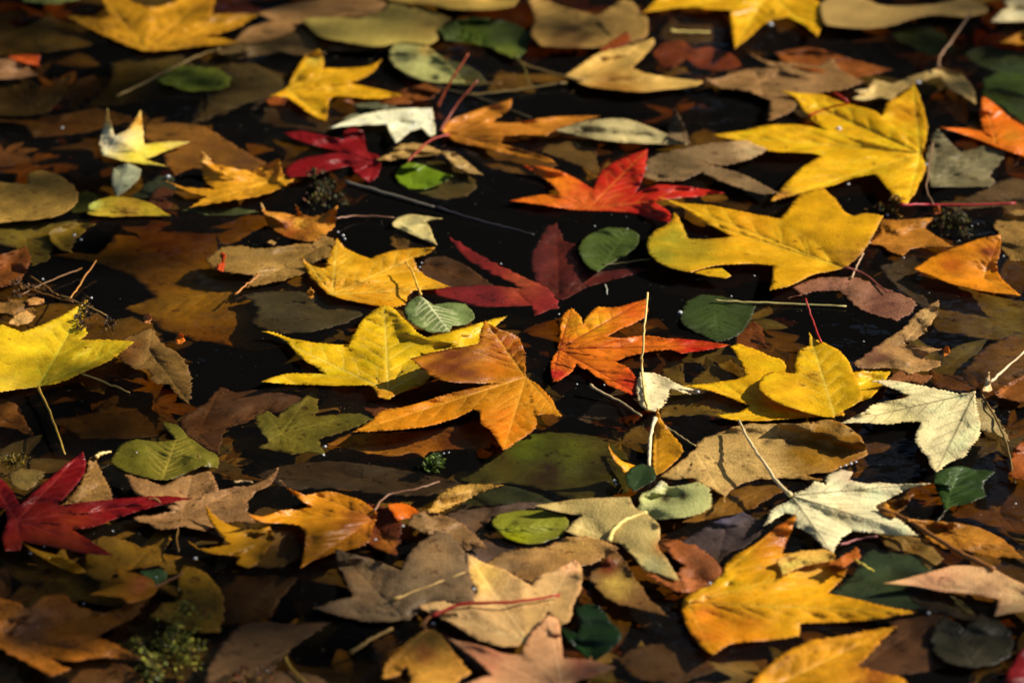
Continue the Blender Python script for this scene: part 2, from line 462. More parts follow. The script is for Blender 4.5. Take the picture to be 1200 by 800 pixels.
leaf(B, 'orange-brown leaf tip sunk at the left edge under the big yellow leaf', -6,
 '-12,464 6,468 22,477 40,513 14,502 -12,498', (124,68,10), 's', c=(-5,486))
leaf(B, 'olive sunken leaf crossed by a sharp shadow below the big yellow leaf', -5,
 '298,488 312,481 325,489 340,475 355,467 369,453 373,466 371,487 400,485 430,483 458,476 428,495 396,508 374,514 376,525 382,533 364,529 344,533 324,528 301,524 316,518 305,505',
 (118,112,42), 's', c=(330,508), gain=1.15)
leaf(B, 'orange leaf sunk under the folded orange one in the middle', -5,
 '383,520 400,512 422,507 480,506 540,498 566,488 588,506 572,525 541,526 512,528 502,529 498,537 487,530 454,534 419,528', (168,98,18), 's', c=(560,512),
 reg=[(430,522,26,(205,130,30)),(540,512,26,(130,62,10))])
leaf(B, 'dark rust leaf sunk between the orange fold and the yellow leaf', -6,
 '425,478 455,466 500,450 520,444 560,450 600,446 560,458 510,470 470,482 440,488', (112,48,8), 's', c=(590,450))
leaf(B, 'olive sunken leaf right below the red-tipped orange leaf', -4,
 '774,440 782,424 791,416 799,421 802,446 806,449 830,431 856,421 869,436 873,444 866,450 836,450 800,452', (104,82,14), 's', c=(802,450), gain=1.15)
leaf(B, 'brown-olive sunken leaf under the arm of the wide yellow leaf', -4,
 '771,489 779,466 785,452 806,450 832,453 856,460 882,474 872,490 845,489 820,486', (112,88,18), 's', c=(860,474), gain=1.15)
leaf(B, 'rust-orange leaf sunk behind the round dark green leaf', -5,
 '860,397 870,386 882,376 893,384 899,408 884,408 866,404', (128,62,14), 's', c=(880,400))
leaf(B, 'dusky sunken leaf under the white stem right of centre', -10,
 '676,490 700,470 722,456 745,462 760,478 742,486 712,490 690,496', (86,70,58), 's', c=(745,478))
leaf(B, 'dark brown leaf sunk below the olive pair at bottom left', -6,
 '205,700 240,690 262,668 300,672 350,676 330,700 318,722 280,730 240,735 214,724', (70,42,22), 's', c=(262,700))
leaf(B, 'brown sunken leaf under the shaded golden leaf at lower left', -7,
 '300,556 330,546 380,540 440,545 500,556 540,566 500,580 440,578 390,572 340,574', (66,48,32), 's', c=(420,560))
leaf(B, 'ochre sunken leaf beneath the tan leaf with a white stem', -4,
 '798,613 826,592 846,566 880,560 912,560 934,566 905,582 880,596 850,604 822,610', (136,92,24), 's', c=(900,572), gain=1.15)
leaf(B, 'deep brown sunken leaf in the black gap at the bottom centre', -7,
 '718,772 750,757 790,754 828,764 838,786 792,802 748,794', (92,60,38), 's', c=(790,768))
leaf(B, 'brown sunken leaf showing at the top behind the glinting yellow one', -5,
 '770,44 782,26 800,16 846,16 858,34 850,50 815,52 790,56', (78,50,18), 's', c=(845,40))
leaf(B, 'dull red-brown sunken leaf with two rounded lobes at the top', -3,
 '764,62 775,51 800,47 812,57 830,54 858,64 869,78 842,83 815,79 803,68 790,79 774,79', (142,58,22), 's', c=(805,60))
leaf(O_, 'dark green sunken leaf near the top under the beige arched one', -4,
 '1040,28 1062,24 1088,32 1110,44 1120,60 1090,66 1066,54 1046,44', (56,66,22), 's', pin=((1040,28),(1118,62)))
leaf(O_, 'long dim green leaf sunk at the right edge near the top', -4,
 '1128,62 1150,56 1180,58 1214,62 1214,84 1180,86 1150,78', (52,68,30), 's', pin=((1128,64),(1214,74)))
leaf(O_, 'mottled green leaf at the right edge above the orange one', -3,
 '1150,110 1154,92 1170,84 1192,86 1216,90 1216,140 1196,142 1176,128 1160,118', (68,92,18), 's', pin=((1150,108),(1214,120)), reg=[(1196,122,22,(48,62,22))])
leaf(B, 'dark grey-brown leaf sunk under the bright yellow leaf at upper right', -5,
 '894,142 900,126 908,110 925,112 944,124 950,140 930,146', (80,66,50), 's', c=(905,142))
leaf(B, 'brown leaf half sunk under the forked brass-coloured one at left', -3,
 '168,147 200,144 236,148 266,164 288,178 313,192 286,204 254,200 226,197 204,206 194,190 190,171 170,164', (150,92,18), 's', c=(250,180), reg=[(290,192,24,(110,62,14))])
leaf(B, 'grey-brown leaf sunk below the crimson arm at top left', -6,
 '300,118 345,112 392,128 408,150 380,156 340,150 320,148 290,136', (66,42,18), 's', c=(350,148))
leaf(O_, 'yellow-green patch of leaf beside the pale one at the left edge', -3,
 '80,240 88,228 100,224 114,230 116,240 100,248 86,250', (92,98,22), 's', pin=((80,240),(116,238)))
leaf(O_, 'dark green curved leaf behind the small white one at left', -2,
 '160,226 172,214 188,206 202,206 206,222 184,228 168,232 150,232', (64,74,52), 's', pin=((150,232),(204,208)))
leaf(O_, 'narrow green blade under the golden leaf at upper left', -2,
 '212,246 240,242 275,243 304,248 270,252 236,251', (84,98,50), 's', pin=((212,246),(304,248)), teeth=0)
leaf(B, 'red-brown stub of leaf under the small white curl at left', -3,
 '170,244 178,226 192,218 202,224 200,242 188,248', (112,54,28), 's', c=(188,246))
leaf(B, 'brown velvety leaf half sunk near the pale cream leaf at top', -3,
 '518,158 544,162 570,168 600,172 630,182 654,192 640,206 602,203 568,194 543,176', (112,72,26), 's', c=(520,160))
leaf(B, 'brown tooth-shaped leaf below the grey-green blade at upper middle', -3,
 '634,178 650,160 690,163 704,160 699,178 703,207 682,196 656,186', (116,84,32), 's', c=(690,164))
leaf(B, 'large dim violet-brown leaf sunk in the dark water at lower right', -9,
 '790,640 830,615 870,600 900,612 880,636 850,650 838,668 805,660', (78,62,62), 's', c=(850,620))
leaf(B, 'dark green wide leaf sunk under the pink blade at lower right', -3,
 '972,694 990,682 1002,668 1010,650 1022,643 1052,648 1086,650 1096,678 1076,700 1112,711 1050,713 1010,706', (48,66,34), 's', c=(1090,690), gain=1.1)
leaf(B, 'tan leaf half sunk below the pale crumpled one at lower right', -3,
 '1028,628 1064,626 1090,638 1106,655 1086,668 1074,650 1054,645 1040,640', (140,108,50), 's', c=(1060,630), gain=1.1)
leaf(B, 'brown hooded leaf sunk in front of the dark green one at right', -5,
 '1060,690 1085,676 1110,690 1135,700 1172,706 1190,722 1160,728 1110,722 1080,712', (66,50,28), 's', c=(1120,716))
leaf(B, 'dark olive leaf sunk behind the small orange star at lower left', -4,
 '100,650 110,634 121,627 150,634 166,642 181,624 206,608 201,630 190,648 214,652 186,662 150,668 130,673 131,683 104,675 98,662', (146,106,14), 's', c=(160,660), gain=1.1)
leaf(B, 'brown rust leaf sunk at the bottom left corner', -4,
 '75,806 92,786 120,776 150,780 168,796 165,808', (110,62,16), 's', c=(120,806))
leaf(B, 'grey-brown leaf half sunk at the bottom left beside the moss', -2,
 '238,812 248,772 276,736 300,728 340,730 392,726 362,745 336,765 320,785 372,792 396,812', (112,84,60), 's', c=(262,812), gain=1.1)
leaf(B, 'brown sunken leaf below the twiggy debris at far left', -5,
 '-12,404 0,410 14,440 -12,452', (90,60,20), 's', c=(-10,440))
leaf(B, 'purplish brown leaf half sunk at the lower right corner', -2,
 '1004,781 1024,756 1048,740 1040,728 1078,722 1106,716 1098,745 1102,766 1114,780 1080,787 1040,790', (104,62,40), 's', c=(1010,780))
leaf(B, 'dim tan leaf sunk above the dark sprig of moss at right', -3,
 '1168,214 1184,208 1214,214 1214,262 1188,252 1172,242 1120,246 1096,238 1130,232', (112,84,52), 's', c=(1190,236))
leaf(B, 'maroon-brown leaf sunk beside the crimson arm at centre left', -4,
 '490,318 500,302 520,300 548,312 570,328 578,336 540,338 512,338 500,328', (88,52,34), 's', c=(500,310))
leaf(B, 'pale yellowish leaf sunk under the white curled tip at centre', -3,
 '458,285 462,272 475,280 500,290 512,296 490,298 470,296', (118,88,30), 's', c=(465,290))
leaf(B, 'green-brown leaf sunk behind the pale folded leaf at centre top', -3,
 '478,190 492,188 520,190 548,204 558,218 548,230 520,234 496,228 470,218 468,202', (88,74,30), 's', c=(480,205), teeth=0, reg=[(494,207,20,(110,140,16))])
leaf(B, 'dark olive leaf half sunk at the left edge under the tan roll', -3,
 '-12,262 28,255 62,262 112,254 92,276 66,285 56,306 36,311 20,292 -12,284', (122,104,22), 's', c=(30,280))
leaf(B, 'grey-olive leaf lying just under water left of the yellow leaves', -2,
 '284,346 318,341 360,343 402,354 427,368 402,379 362,389 320,391 294,378 300,360', (78,68,42), 's', c=(300,352), gain=1.1)
leaf(O_, 'dim olive-green crescent at the top under the stems', -2,
 '500,84 520,70 545,76 566,90 572,100 548,100 520,98', (82,84,36), 's', pin=((500,84),(572,100)))
leaf(B, 'shadowy brown leaf sunk at the far right below the yellow giant', -6,
 '1030,312 1070,300 1110,306 1075,322 1085,350 1100,372 1070,352 1050,336', (70,52,34), 's', c=(1070,320))
leaf(B, 'dull tan leaf sunk at the bottom between pink and brown leaves', -6,
 '420,800 440,770 430,742 452,742 470,752 450,770 446,806', (76,46,28), 's', c=(440,780))
leaf(B, 'sunken ochre leaf at lower left under the shaded yellow one', -3,
 '260,640 300,622 345,618 352,650 330,664 300,664 275,656', (104,72,20), 's', c=(330,640))

# ================================================================== floating leaves, back of the picture
leaf(B, 'pale green leaf edge cut by the top left border', 2, '20,-14 60,-12 98,-12 92,0 62,5 28,2', (130,140,80), 'w', c=(60,-10))
leaf(O_, 'pale pink-tan sliver of leaf at the left edge', 1, '-12,68 12,70 30,77 42,88 20,92 -12,93', (150,112,86), 'w', pin=((-12,80),(42,88)))
leaf(B, 'small bright red-orange leaf tip at the upper left edge', 2, '8,66 26,64 46,65 45,78 30,74 18,71', (205,84,30), 'f', c=(20,69))
leaf(B, 'golden leaf with wide pointed lobes at the top left', 2,
 '112,-16 120,3 128,19 116,22 76,18 106,34 140,50 170,61 205,58 240,54 284,52 262,45 238,43 272,35 306,17,3 280,16 248,17 254,-6 262,-20 225,-20 206,1 180,9 155,3 138,-16',
 (204,150,14), 'w', c=(170,58))
leaf(B, 'grey-brown creased leaf under the tan pile at the top', 1,
 '250,60 276,50 300,38 332,30 352,28 372,45 386,60 370,69 330,61 300,66 272,70', (116,94,62), 'w', c=(360,60))
leaf(B, 'pinkish tan leaf with a long tip at the top left', 3,
 '300,16,2 326,8 350,3 400,-4 470,-6 466,8 442,20 400,20 380,23 356,28 332,42 300,50 274,49 288,34 320,24', (160,122,84), 'p', c=(440,8))
leaf(B, 'mauve-brown leaf rim under the khaki leaf at the top', 1,
 '384,52 400,50 450,54 478,58 440,60 400,60 386,60', (136,104,80), 'w', c=(380,55))
leaf(B, 'long khaki leaf lying across the tan pile at the top', 4,
 '353,22,3 380,20 420,22 446,14 456,4 472,6 480,10 492,6 528,22 516,34 512,48 500,53 470,50 440,55 400,49 372,42', (160,146,84), 'p', c=(515,26), reg=[(500,26,28,(170,146,86))])
leaf(B, 'straw-coloured leaf cut by the top edge above the green one', 4,
 '428,-14 520,-14 616,-12 602,8 572,12 530,11 505,6 462,2', (180,154,88), 'p', c=(600,-2))
leaf(O_, 'dark green leaf with paler patches near the top centre', 2,
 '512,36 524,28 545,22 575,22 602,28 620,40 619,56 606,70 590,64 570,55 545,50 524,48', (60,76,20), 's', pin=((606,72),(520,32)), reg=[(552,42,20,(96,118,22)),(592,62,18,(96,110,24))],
 stem='602,66,0 614,78,1 620,98,0', scol=(110,100,50), sr=.9)
leaf(O_, 'pale green leaf with dark holes and a darker half', 3,
 '456,62 462,52 478,48 492,50 508,60 526,76 546,98 520,97 494,94 474,85 460,75', (150,152,98), 'p', pin=((456,62),(546,98)),
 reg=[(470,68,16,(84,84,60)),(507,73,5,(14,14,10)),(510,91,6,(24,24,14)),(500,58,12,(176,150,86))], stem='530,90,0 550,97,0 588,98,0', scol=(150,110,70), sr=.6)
leaf(B, 'brown-orange leaf behind the bright yellow forked one', 1,
 '398,118 430,114 468,106 500,97 516,105 506,116 470,122 430,124', (124,66,14), 'w', c=(510,108))
leaf(B, 'bright yellow leaf with forked lobes in the upper left', 3,
 '375,58,7 379,70 378,80 402,80 430,78 447,70,5 437,84 412,98 440,104 472,112 440,116 412,114 391,113 385,119 383,142 371,138 350,124 336,114 315,113 336,102 345,84 358,66', (228,178,22), 'f', c=(336,104),
 reg=[(370,72,12,(240,206,90))])
leaf(B, 'small reddish tip poking out left of the forked yellow leaf', 1, '312,118 322,112 336,116 330,126 316,126', (150,74,30), 'w', c=(330,118))
leaf(B, 'grey-green leaf lobe behind the white leaf near the top', 1, '400,140 418,130 414,122 440,120 474,128 452,136 428,136 410,142', (98,100,78), 'w', c=(460,130))
leaf(B, 'silvery white upturned leaf above the crimson one', 4,
 '385,150,3 406,141 430,133 452,129 480,127 506,127,3 509,142 510,156 504,160 493,150 480,155 464,168 457,156 453,146 420,147', (255,236,206), 'p', c=(504,128))
leaf(B, 'crimson leaf with three long arms in the upper left', 3,
 '332,156,3 350,153 375,158 404,164 402,155 412,149 425,154 428,168 430,178 444,182 446,195 441,209 432,214 416,203 410,194 385,200 360,206 337,208 334,199 350,187 380,181 401,178 378,173 350,165', (128,8,30), 'f', c=(438,190), teeth=.2, vein=(150,30,50))
leaf(B, 'thin tan leaf with a pale tip beside the red stems', 3,
 '441,187,3 456,180 466,169 490,168 512,175 520,181 500,183 480,184 458,188', (172,142,92), 'w', c=(505,180), stem='526,158,2 506,164,4 486,181,5 478,189,4', scol=(160,60,66), sr=1.0)
leaf(B, 'thin folded tan sliver right of the red stems', 3, '516,177 532,178 548,190 566,205,2 548,202 530,192', (166,140,96), 'w', c=(518,178))
leaf(B, 'orange-tan leaf with long arms near the top centre', 3,
 '516,152 528,141 545,134 562,128 600,116,5 597,128 577,143 606,144 640,138 676,136 704,136,3 688,140 656,150 640,159 612,158 590,160 587,168 612,176 640,184 652,191 626,188 595,180 560,172 534,166', (204,128,52), 'f', c=(520,154),
 reg=[(555,164,30,(150,92,30)),(620,180,26,(132,82,28))])
leaf(B, 'grey-green pointed blade of leaf right of the orange-tan one', 4,
 '652,153 670,146 692,141 725,139 746,143 776,155 808,170,2 775,169 740,168 702,164 672,158', (186,174,134), 'p', c=(660,153), reg=[(680,152,24,(120,112,84))])
leaf(B, 'grey-brown spike of leaf standing behind the grey-green blade', 2, '782,160 786,142 790,127,12 800,144,4 808,168 795,166', (112,94,74), 'w', c=(800,166))
leaf(B, 'broad tan leaf with a ragged hump near the top centre', 3,
 '616,-6 640,0 662,9 700,18 716,8 730,-1,4 742,3 750,15 759,22 758,42 746,48 730,52 700,56 664,56 632,54 622,40 626,20', (160,130,80), 'p', c=(720,50), reg=[(670,44,34,(100,74,38))])
leaf(B, 'reddish sliver of leaf along the edge of the cream forked one', 3, '700,60 716,48 736,36,4 736,50 716,58', (146,66,28), 'w', c=(702,60))
leaf(B, 'cream leaf forked like an arrowhead near the top', 5,
 '662,88 680,76 700,63 725,56 748,50 765,45,6 767,51 756,64 741,80 762,87 800,93 827,95 812,102 780,105 750,108 715,105 684,100', (204,170,104), 'p', c=(672,94), teeth=.15, reg=[(720,102,40,(150,108,48))])
leaf(B, 'bright yellow leaf cut by the top edge right of centre', 4,
 '752,15 775,12 800,9 830,11 856,12 857,30 861,57,-1 870,50 880,42 896,28 920,20 940,28 958,44 964,26 967,12 950,-4 920,-16 850,-18 800,-12 772,-2', (232,184,16), 'f', c=(900,-10), teeth=.15)
leaf(B, 'rust-brown leaf behind the greyish speckled one at upper right', 2,
 '908,62 940,56 962,58 1000,70 1045,82 1004,92 952,84 920,74', (138,72,26), 'w', c=(920,64))
leaf(B, 'greyish tan speckled leaf at the upper right', 3,
 '876,62 892,72 905,80 870,82 842,92 824,92 845,104 872,106 903,118 900,142 925,132 950,112 992,104 1012,96 986,82 976,68 956,78 930,74 902,72', (146,112,78), 'w', c=(890,96), reg=[(930,90,40,(160,126,92))])
leaf(B, 'wide tan leaf with a drooping left end at the top right', 3,
 '960,6 985,-8 1012,-2 1032,6 1062,7 1100,4 1130,-4 1156,8 1156,16 1130,20 1096,18 1070,22 1046,30 1010,34 966,30', (166,140,94), 'p', c=(1150,12), teeth=.1)
leaf(B, 'cream white leaf cut by the upper right corner', 5, '1160,26,3 1172,14 1182,8 1176,2 1190,-6 1220,-4 1220,26 1192,26', (232,218,178), 'p', c=(1210,10))
leaf(B, 'small ochre leaf cut by the right edge near the top', 4, '1170,50,2 1186,42 1200,36 1220,32 1220,54 1190,52', (196,132,22), 'w', c=(1216,46))
leaf(B, 'beige arched leaf with a pale ragged end and a raised stem', 3,
 '998,116,2 1008,110 1000,106 1018,104 1023,93 1046,98 1072,88 1102,79,5 1126,88 1141,104 1144,123 1126,111 1111,103 1101,89 1078,97 1052,110 1046,118 1030,114 1012,118', (180,156,108), 'p', c=(1100,82),
 reg=[(1012,112,18,(220,196,150)),(1128,104,20,(140,124,88))], stem='1100,80,6 1102,66,10 1118,44,16 1138,14,24', scol=(140,110,90), sr=1.5)
leaf(B, 'grey-green leaf with a thin stem below the orange one at right', 2,
 '1098,150,3 1112,165 1126,179 1150,172 1184,171 1172,190 1160,206 1166,213 1160,219 1126,219 1090,219 1084,190 1090,166', (120,114,88), 'w', c=(1092,216),
 stem='1093,168,2 1088,200,3 1086,222,3 1094,240,2', scol=(140,110,96), sr=.9)
leaf(B, 'bright yellow maple-like leaf with a red stem at the upper right', 5,
 '834,158,2 870,153 905,146 942,147 966,152 945,134 932,115 914,106,3 936,109 962,111 986,120 1006,125 1026,131 1034,138 1039,122 1054,112 1068,102 1070,96,6 1078,114 1087,148 1083,172 1080,182 1085,195 1079,211 1072,226 1062,240,-1 1050,232 1041,222 1031,210 1024,204 1002,208 976,217 955,223 930,229 902,236,2 914,222 925,210 941,195 961,183 954,180 902,177 872,168',
 (236,190,20), 'f', c=(1078,180), reg=[(918,230,16,(196,140,70)),(1062,130,24,(218,160,20))], stem='947,136,1 966,128,5 980,124,10 994,120,15 977,108,22', scol=(180,30,40), sr=1.1)
leaf(B, 'orange leaf with a sharp upright lobe at the right edge', 4,
 '1101,149,4 1125,150 1151,154 1148,134 1151,112,12 1166,122 1185,139 1202,150 1222,152 1222,188 1192,181 1166,172 1136,160', (232,112,24), 'f', c=(1168,168), teeth=.1, reg=[(1185,160,18,(206,124,30))])
leaf(B, 'orange-tan leaf lobe beside the bit of moss at right', 2,
 '1030,258 1060,257 1093,255 1086,268 1100,278 1116,289 1082,290 1066,292 1060,301 1046,296 1034,288 1016,285 1030,274', (176,112,40), 'w', c=(1020,284))
leaf(B, 'pinkish brown leaf lying in the shade under the yellow giant', 1,
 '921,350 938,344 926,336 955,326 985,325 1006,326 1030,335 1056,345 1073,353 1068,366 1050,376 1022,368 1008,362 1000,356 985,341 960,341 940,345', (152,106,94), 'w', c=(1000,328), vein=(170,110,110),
 reg=[(1035,358,24,(112,68,66))], stem='998,326,1 1004,312,2 1012,297,4', scol=(200,170,150), sr=.9)  # darker right end: shade painted into the pigment
leaf(B, 'largest yellow leaf with a greenish curled lobe right of centre', 4,
 '773,231,3 800,238 830,240 860,246 890,252 914,256 925,244 935,230 950,223 966,221,3 980,235 990,248 1000,253 1015,250 1035,253,2 1025,272 1015,290 1004,303 988,314 970,318 952,322 930,333 902,340 905,325 905,311 880,309 850,310 830,313 810,319 790,315 772,308 760,296 758,283 765,272 775,266 785,260 790,249,8 798,260 806,280 830,280 858,277 840,268 822,258 805,246',
 (226,178,26), 'f', c=(994,316), reg=[(784,290,40,(160,156,50)),(826,290,26,(180,160,44)),(1000,300,24,(190,140,50)),(880,262,26,(236,172,30))])
leaf(B, 'thin bright yellow sliver beneath the greenish curled lobe', 1, '808,318 830,315 846,314 857,323,1 850,326 828,323', (236,196,40), 'f', c=(812,319), teeth=0)
leaf(B, 'pale dry leaf scraps at the right edge', 3,
 '1164,264 1172,254 1186,246,4 1214,246 1214,308 1184,305 1174,290 1170,276', (160,128,78), 'd', c=(1210,280))
leaf(B, 'orange cupped leaf with a raised brown side at the right', 3,
 '1071,315,2 1094,300 1124,288,7 1150,279,12 1173,275,16 1172,296,8 1168,312,3 1174,326 1196,346 1164,343 1136,338 1110,331 1088,322', (224,136,18), 'f', c=(1152,326), teeth=.2, wav=.8,
 reg=[(1162,294,16,(140,66,14)),(1115,308,16,(196,100,14))])

# ================================================================== floating leaves, middle of the picture
leaf(B, 'grey-brown leaf carrying a pale peach lobe right of the red one', 2,
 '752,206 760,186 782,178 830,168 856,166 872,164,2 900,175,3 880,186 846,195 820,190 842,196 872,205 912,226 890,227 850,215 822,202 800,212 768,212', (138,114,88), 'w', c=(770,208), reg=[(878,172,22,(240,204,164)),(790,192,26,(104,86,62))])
leaf(B, 'red and orange leaf spread flat on black water above centre', 3,
 '597,235,2 628,229 656,228 645,215 632,206 612,194,4 640,196 662,203 681,213 695,222 699,210 710,196 726,187 745,179 759,175,5 757,195 751,214 744,226 770,216 800,218 850,226,2 820,230 792,232 766,236 786,250 784,262 760,254 735,249 700,247 672,246 640,241 618,238',
 (196,38,34), 'f', c=(690,244), reg=[(635,234,44,(236,120,30)),(648,214,32,(236,128,30)),(678,238,24,(214,96,44)),(712,236,20,(196,70,40))], vein=(220,110,60))
leaf(O_, 'bright green end of a brown oval leaf near the top centre', 1, '464,210 467,198 478,190 492,192 512,200 530,206 520,214 498,222 478,221', (110,142,22), 'f', pin=((478,190),(484,221)), teeth=0, wav=.5)
leaf(O_, 'rounded green leaf afloat on the black water', 1,
 '678,289 690,275 712,266 735,268 748,275 746,288 731,300 713,310 701,319 689,313 681,301', (72,90,40), 'f', pin=((701,318),(738,270)), teeth=.2, wav=.8)
leaf(B, 'wine red leaf half awash with a forked left side at centre', -1.6,
 '496,340 530,336 570,334 600,337 612,338 592,328 575,320 545,302 524,276 546,289 570,303 600,318 630,332 646,341 656,360 636,366 626,370 622,358 592,359 562,359 530,351', (150,26,40), 's', gain=1.15, c=(628,362), reg=[(610,332,28,(178,70,50)),(560,346,34,(134,22,48))], teeth=.15)
leaf(B, 'golden-brown pale curl with a white pointed tip above centre', 2,
 '460,262,3 466,254 480,251 498,253 518,256,3 502,260 505,270 512,287,5 498,282 480,274 466,268', (196,184,134), 'p', c=(468,262), teeth=.1)
leaf(B, 'tan-brown leaf with dark blots behind the curled dry one', 1,
 '243,304 258,290 280,288 306,291 345,286 378,274 394,284 386,300 362,310 356,320 324,330 288,337 296,322 268,319 250,314', (150,120,72), 'w', c=(380,286))
leaf(B, 'dry orange leaf curled upright into claws at centre left', 2,
 '305,236,14 312,248,3 330,249 349,254 346,240,16 354,250,4 366,254 382,250,6 395,241,16 393,262 384,273 368,283,-1 342,280 322,270 310,257,4', (198,130,48), 'd', c=(345,272), wav=2.2, teeth=.3, reg=[(345,272,22,(150,74,22)),(308,240,8,(230,200,150)),(352,262,9,(236,176,70))])
leaf(B, 'golden leaf with an upright curled lobe in the upper left', 3,
 '194,212,3 216,219 240,221 250,222 240,212 236,195 236,177,16 245,184,4 250,193 264,195 280,198 296,200 312,192 328,186,3 331,204 356,203 326,222 300,230 272,235 246,239 222,243 233,235 242,230 216,223', (214,154,28), 'w', c=(318,212), teeth=.2, reg=[(238,184,10,(240,210,150)),(318,198,16,(200,128,40))])
leaf(B, 'cream to yellow leaf with three upright spikes at upper left', 3,
 '119,182 116,166 121,151 126,127,24 130,145,10 134,159,4 150,151,7 165,129,20 167,148,6 169,169 196,166 224,166,2 200,175 170,187 196,195 150,190', (244,212,140), 'p', c=(122,180), teeth=0, wav=.6,
 reg=[(190,180,28,(226,208,60)),(126,162,30,(255,222,190)),(160,145,12,(228,178,70)),(160,189,24,(226,210,80))])
leaf(O_, 'small grey-white striped leaf beside the rolled yellow one', 2, '132,198 150,191 166,198 162,210 150,222 136,231 131,213', (176,176,148), 'p', pin=((136,231),(152,192)), teeth=0)
leaf(B, 'rolled yellow-olive leaf with a pale lifted rim at left', 2,
 '101,250,2 106,238,7 128,230,8 150,231,3 176,238 200,253 166,253 130,254 108,252', (188,170,54), 'f', c=(104,248), teeth=0, wav=.7, reg=[(108,238,12,(220,220,130)),(150,244,18,(176,140,60))])
leaf(B, 'rounded tan leaf at the left edge beneath the spiked cream one', 2,
 '-12,212 18,215 32,216 33,205 48,199 70,206 86,218 92,232 86,242 60,255 -12,262', (152,124,68), 'w', c=(-8,240), teeth=.1)
leaf(B, 'red-brown crumpled bit of leaf at the left edge', 1, '-12,300 10,296 30,288 36,300 30,320 20,335 -12,337', (130,70,26), 'd', c=(0,320), wav=2.5)
leaf(B, 'mustard yellow leaf on the wet twigs at far left', 2,
 '56,268 80,262 112,262 98,272 86,285 84,296 70,292 60,282', (128,106,24), 'w', c=(60,275))
leaf(B, 'torn tan leaf with a lit edge below the big lemon leaf', 2,
 '138,400 160,390 178,384 190,402 210,415 222,435 224,456 221,473 210,465 197,450 180,449 174,432 158,432 140,420', (126,98,56), 'w', c=(175,410), wav=1.8, reg=[(150,410,22,(104,62,24))])
leaf(B, 'big lemon yellow leaf cut by the left edge', 5,
 '-16,384 2,380 25,389 50,380 75,368 103,351,7 100,365 96,378 102,391 94,398 122,398 158,400,2 132,420 100,435 70,448 45,453 20,456 0,459 -16,460', (230,202,44), 'f', c=(45,453), reg=[(12,448,16,(236,206,70))],
 stem='45,453,1 58,482,0 68,508,0 76,532,-1', scol=(180,150,80), sr=1.1)
leaf(B, 'amber yellow leaf with a pointed crest above the centre', 4,
 '351,296,5 360,308 372,313 381,314 385,300 395,279,5 404,290 420,298 434,303 446,298 470,292 510,290,3 500,298 484,302 490,315 502,325 528,336,2 505,339 485,340 478,347 474,357 464,360 440,358 410,352 390,347 374,335 360,318', (230,178,38), 'f', c=(390,345), reg=[(480,300,22,(208,150,30)),(440,352,30,(226,160,24))], vein=(240,210,110))
leaf(O_, 'small grey-green oval leaf with white ribs above the yellow one', 6,
 '473,362,2 480,352 492,346 508,357 528,354 545,356 554,365 556,372 546,380 530,382 527,389 505,390 485,380 475,372', (112,132,80), 'p', pin=((494,346),(528,390)), teeth=.2, vein=(244,246,206), wav=1.1,
 reg=[(486,366,14,(92,114,70))], stem='493,346,1 489,334,4 483,318,6 475,307,6', scol=(228,190,110), sr=1.1)
leaf(B, 'bright yellow leaf with a tall lobe left of centre', 5,
 '305,388,3 320,389 340,396 375,402 409,404 414,392 425,375 436,365 450,357 460,360 470,370 480,380 490,390 500,395 540,385 570,376 594,370,4 578,385 562,402 520,410 486,420 498,432 506,440 495,450 481,455 468,461 455,468 444,466 436,453 430,451 400,452 370,451 340,450 306,447,2 325,440 345,437 381,438 370,430 350,417 335,400 320,392',
 (232,198,30), 'f', c=(455,458), vein=(240,222,120), reg=[(452,458,17,(206,144,40)),(488,438,15,(230,196,60)),(480,405,26,(212,186,26))])
leaf(B, 'folded burnt orange leaf with a lifted brown flap, shade painted in, at the centre', 7,
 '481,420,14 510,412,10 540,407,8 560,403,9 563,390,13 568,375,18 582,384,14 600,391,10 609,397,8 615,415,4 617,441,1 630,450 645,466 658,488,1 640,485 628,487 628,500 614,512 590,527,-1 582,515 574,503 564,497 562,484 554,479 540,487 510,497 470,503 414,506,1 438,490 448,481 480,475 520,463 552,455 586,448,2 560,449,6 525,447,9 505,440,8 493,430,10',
 (206,132,18), 'f', c=(616,442), wav=.9, vein=(236,180,80), reg=[(532,432,46,(104,46,8)),(600,415,16,(150,72,14)),(590,402,22,(170,80,16)),(500,480,40,(226,138,26)),(590,500,30,(226,126,26)),(585,425,22,(196,108,22))])  # flap regions: own brown, darkened further with the painted shade of the fold
leaf(O_, 'round dark green leaf with a long pale stem right of centre', 1,
 '797,372 803,355 820,345 845,347 865,352 886,358 880,372 872,386 858,396 840,401 815,389 800,380', (52,68,34), 'f', pin=((838,353),(842,400)), wav=.9, vein=(72,90,46), reg=[(835,370,22,(64,84,40))],
 stem='837,352,1 870,354,1 930,356,0 992,359,0', scol=(190,180,130), sr=1.1)
leaf(B, 'fiery orange leaf turning red at its tips right of centre', 3,
 '655,405 657,380 661,367 670,361,2 680,370 683,379 691,366 701,359 720,360 740,355 758,350,3 758,368 745,378 730,384 712,394 730,396 755,393 780,396 812,398 856,404,2 840,408 800,414 785,410 760,412 735,418 721,424 735,430 745,442 758,467,1 735,460 715,452 705,445 697,440 688,432 680,431 675,425 672,433 665,439 655,446 648,447 645,430 649,418',
 (232,118,36), 'f', c=(656,409), vein=(128,34,20), reg=[(820,404,34,(206,46,34)),(745,450,24,(214,58,44)),(652,438,12,(212,52,60)),(690,372,30,(238,164,34)),(668,380,16,(240,156,30)),(740,362,12,(222,96,30))])
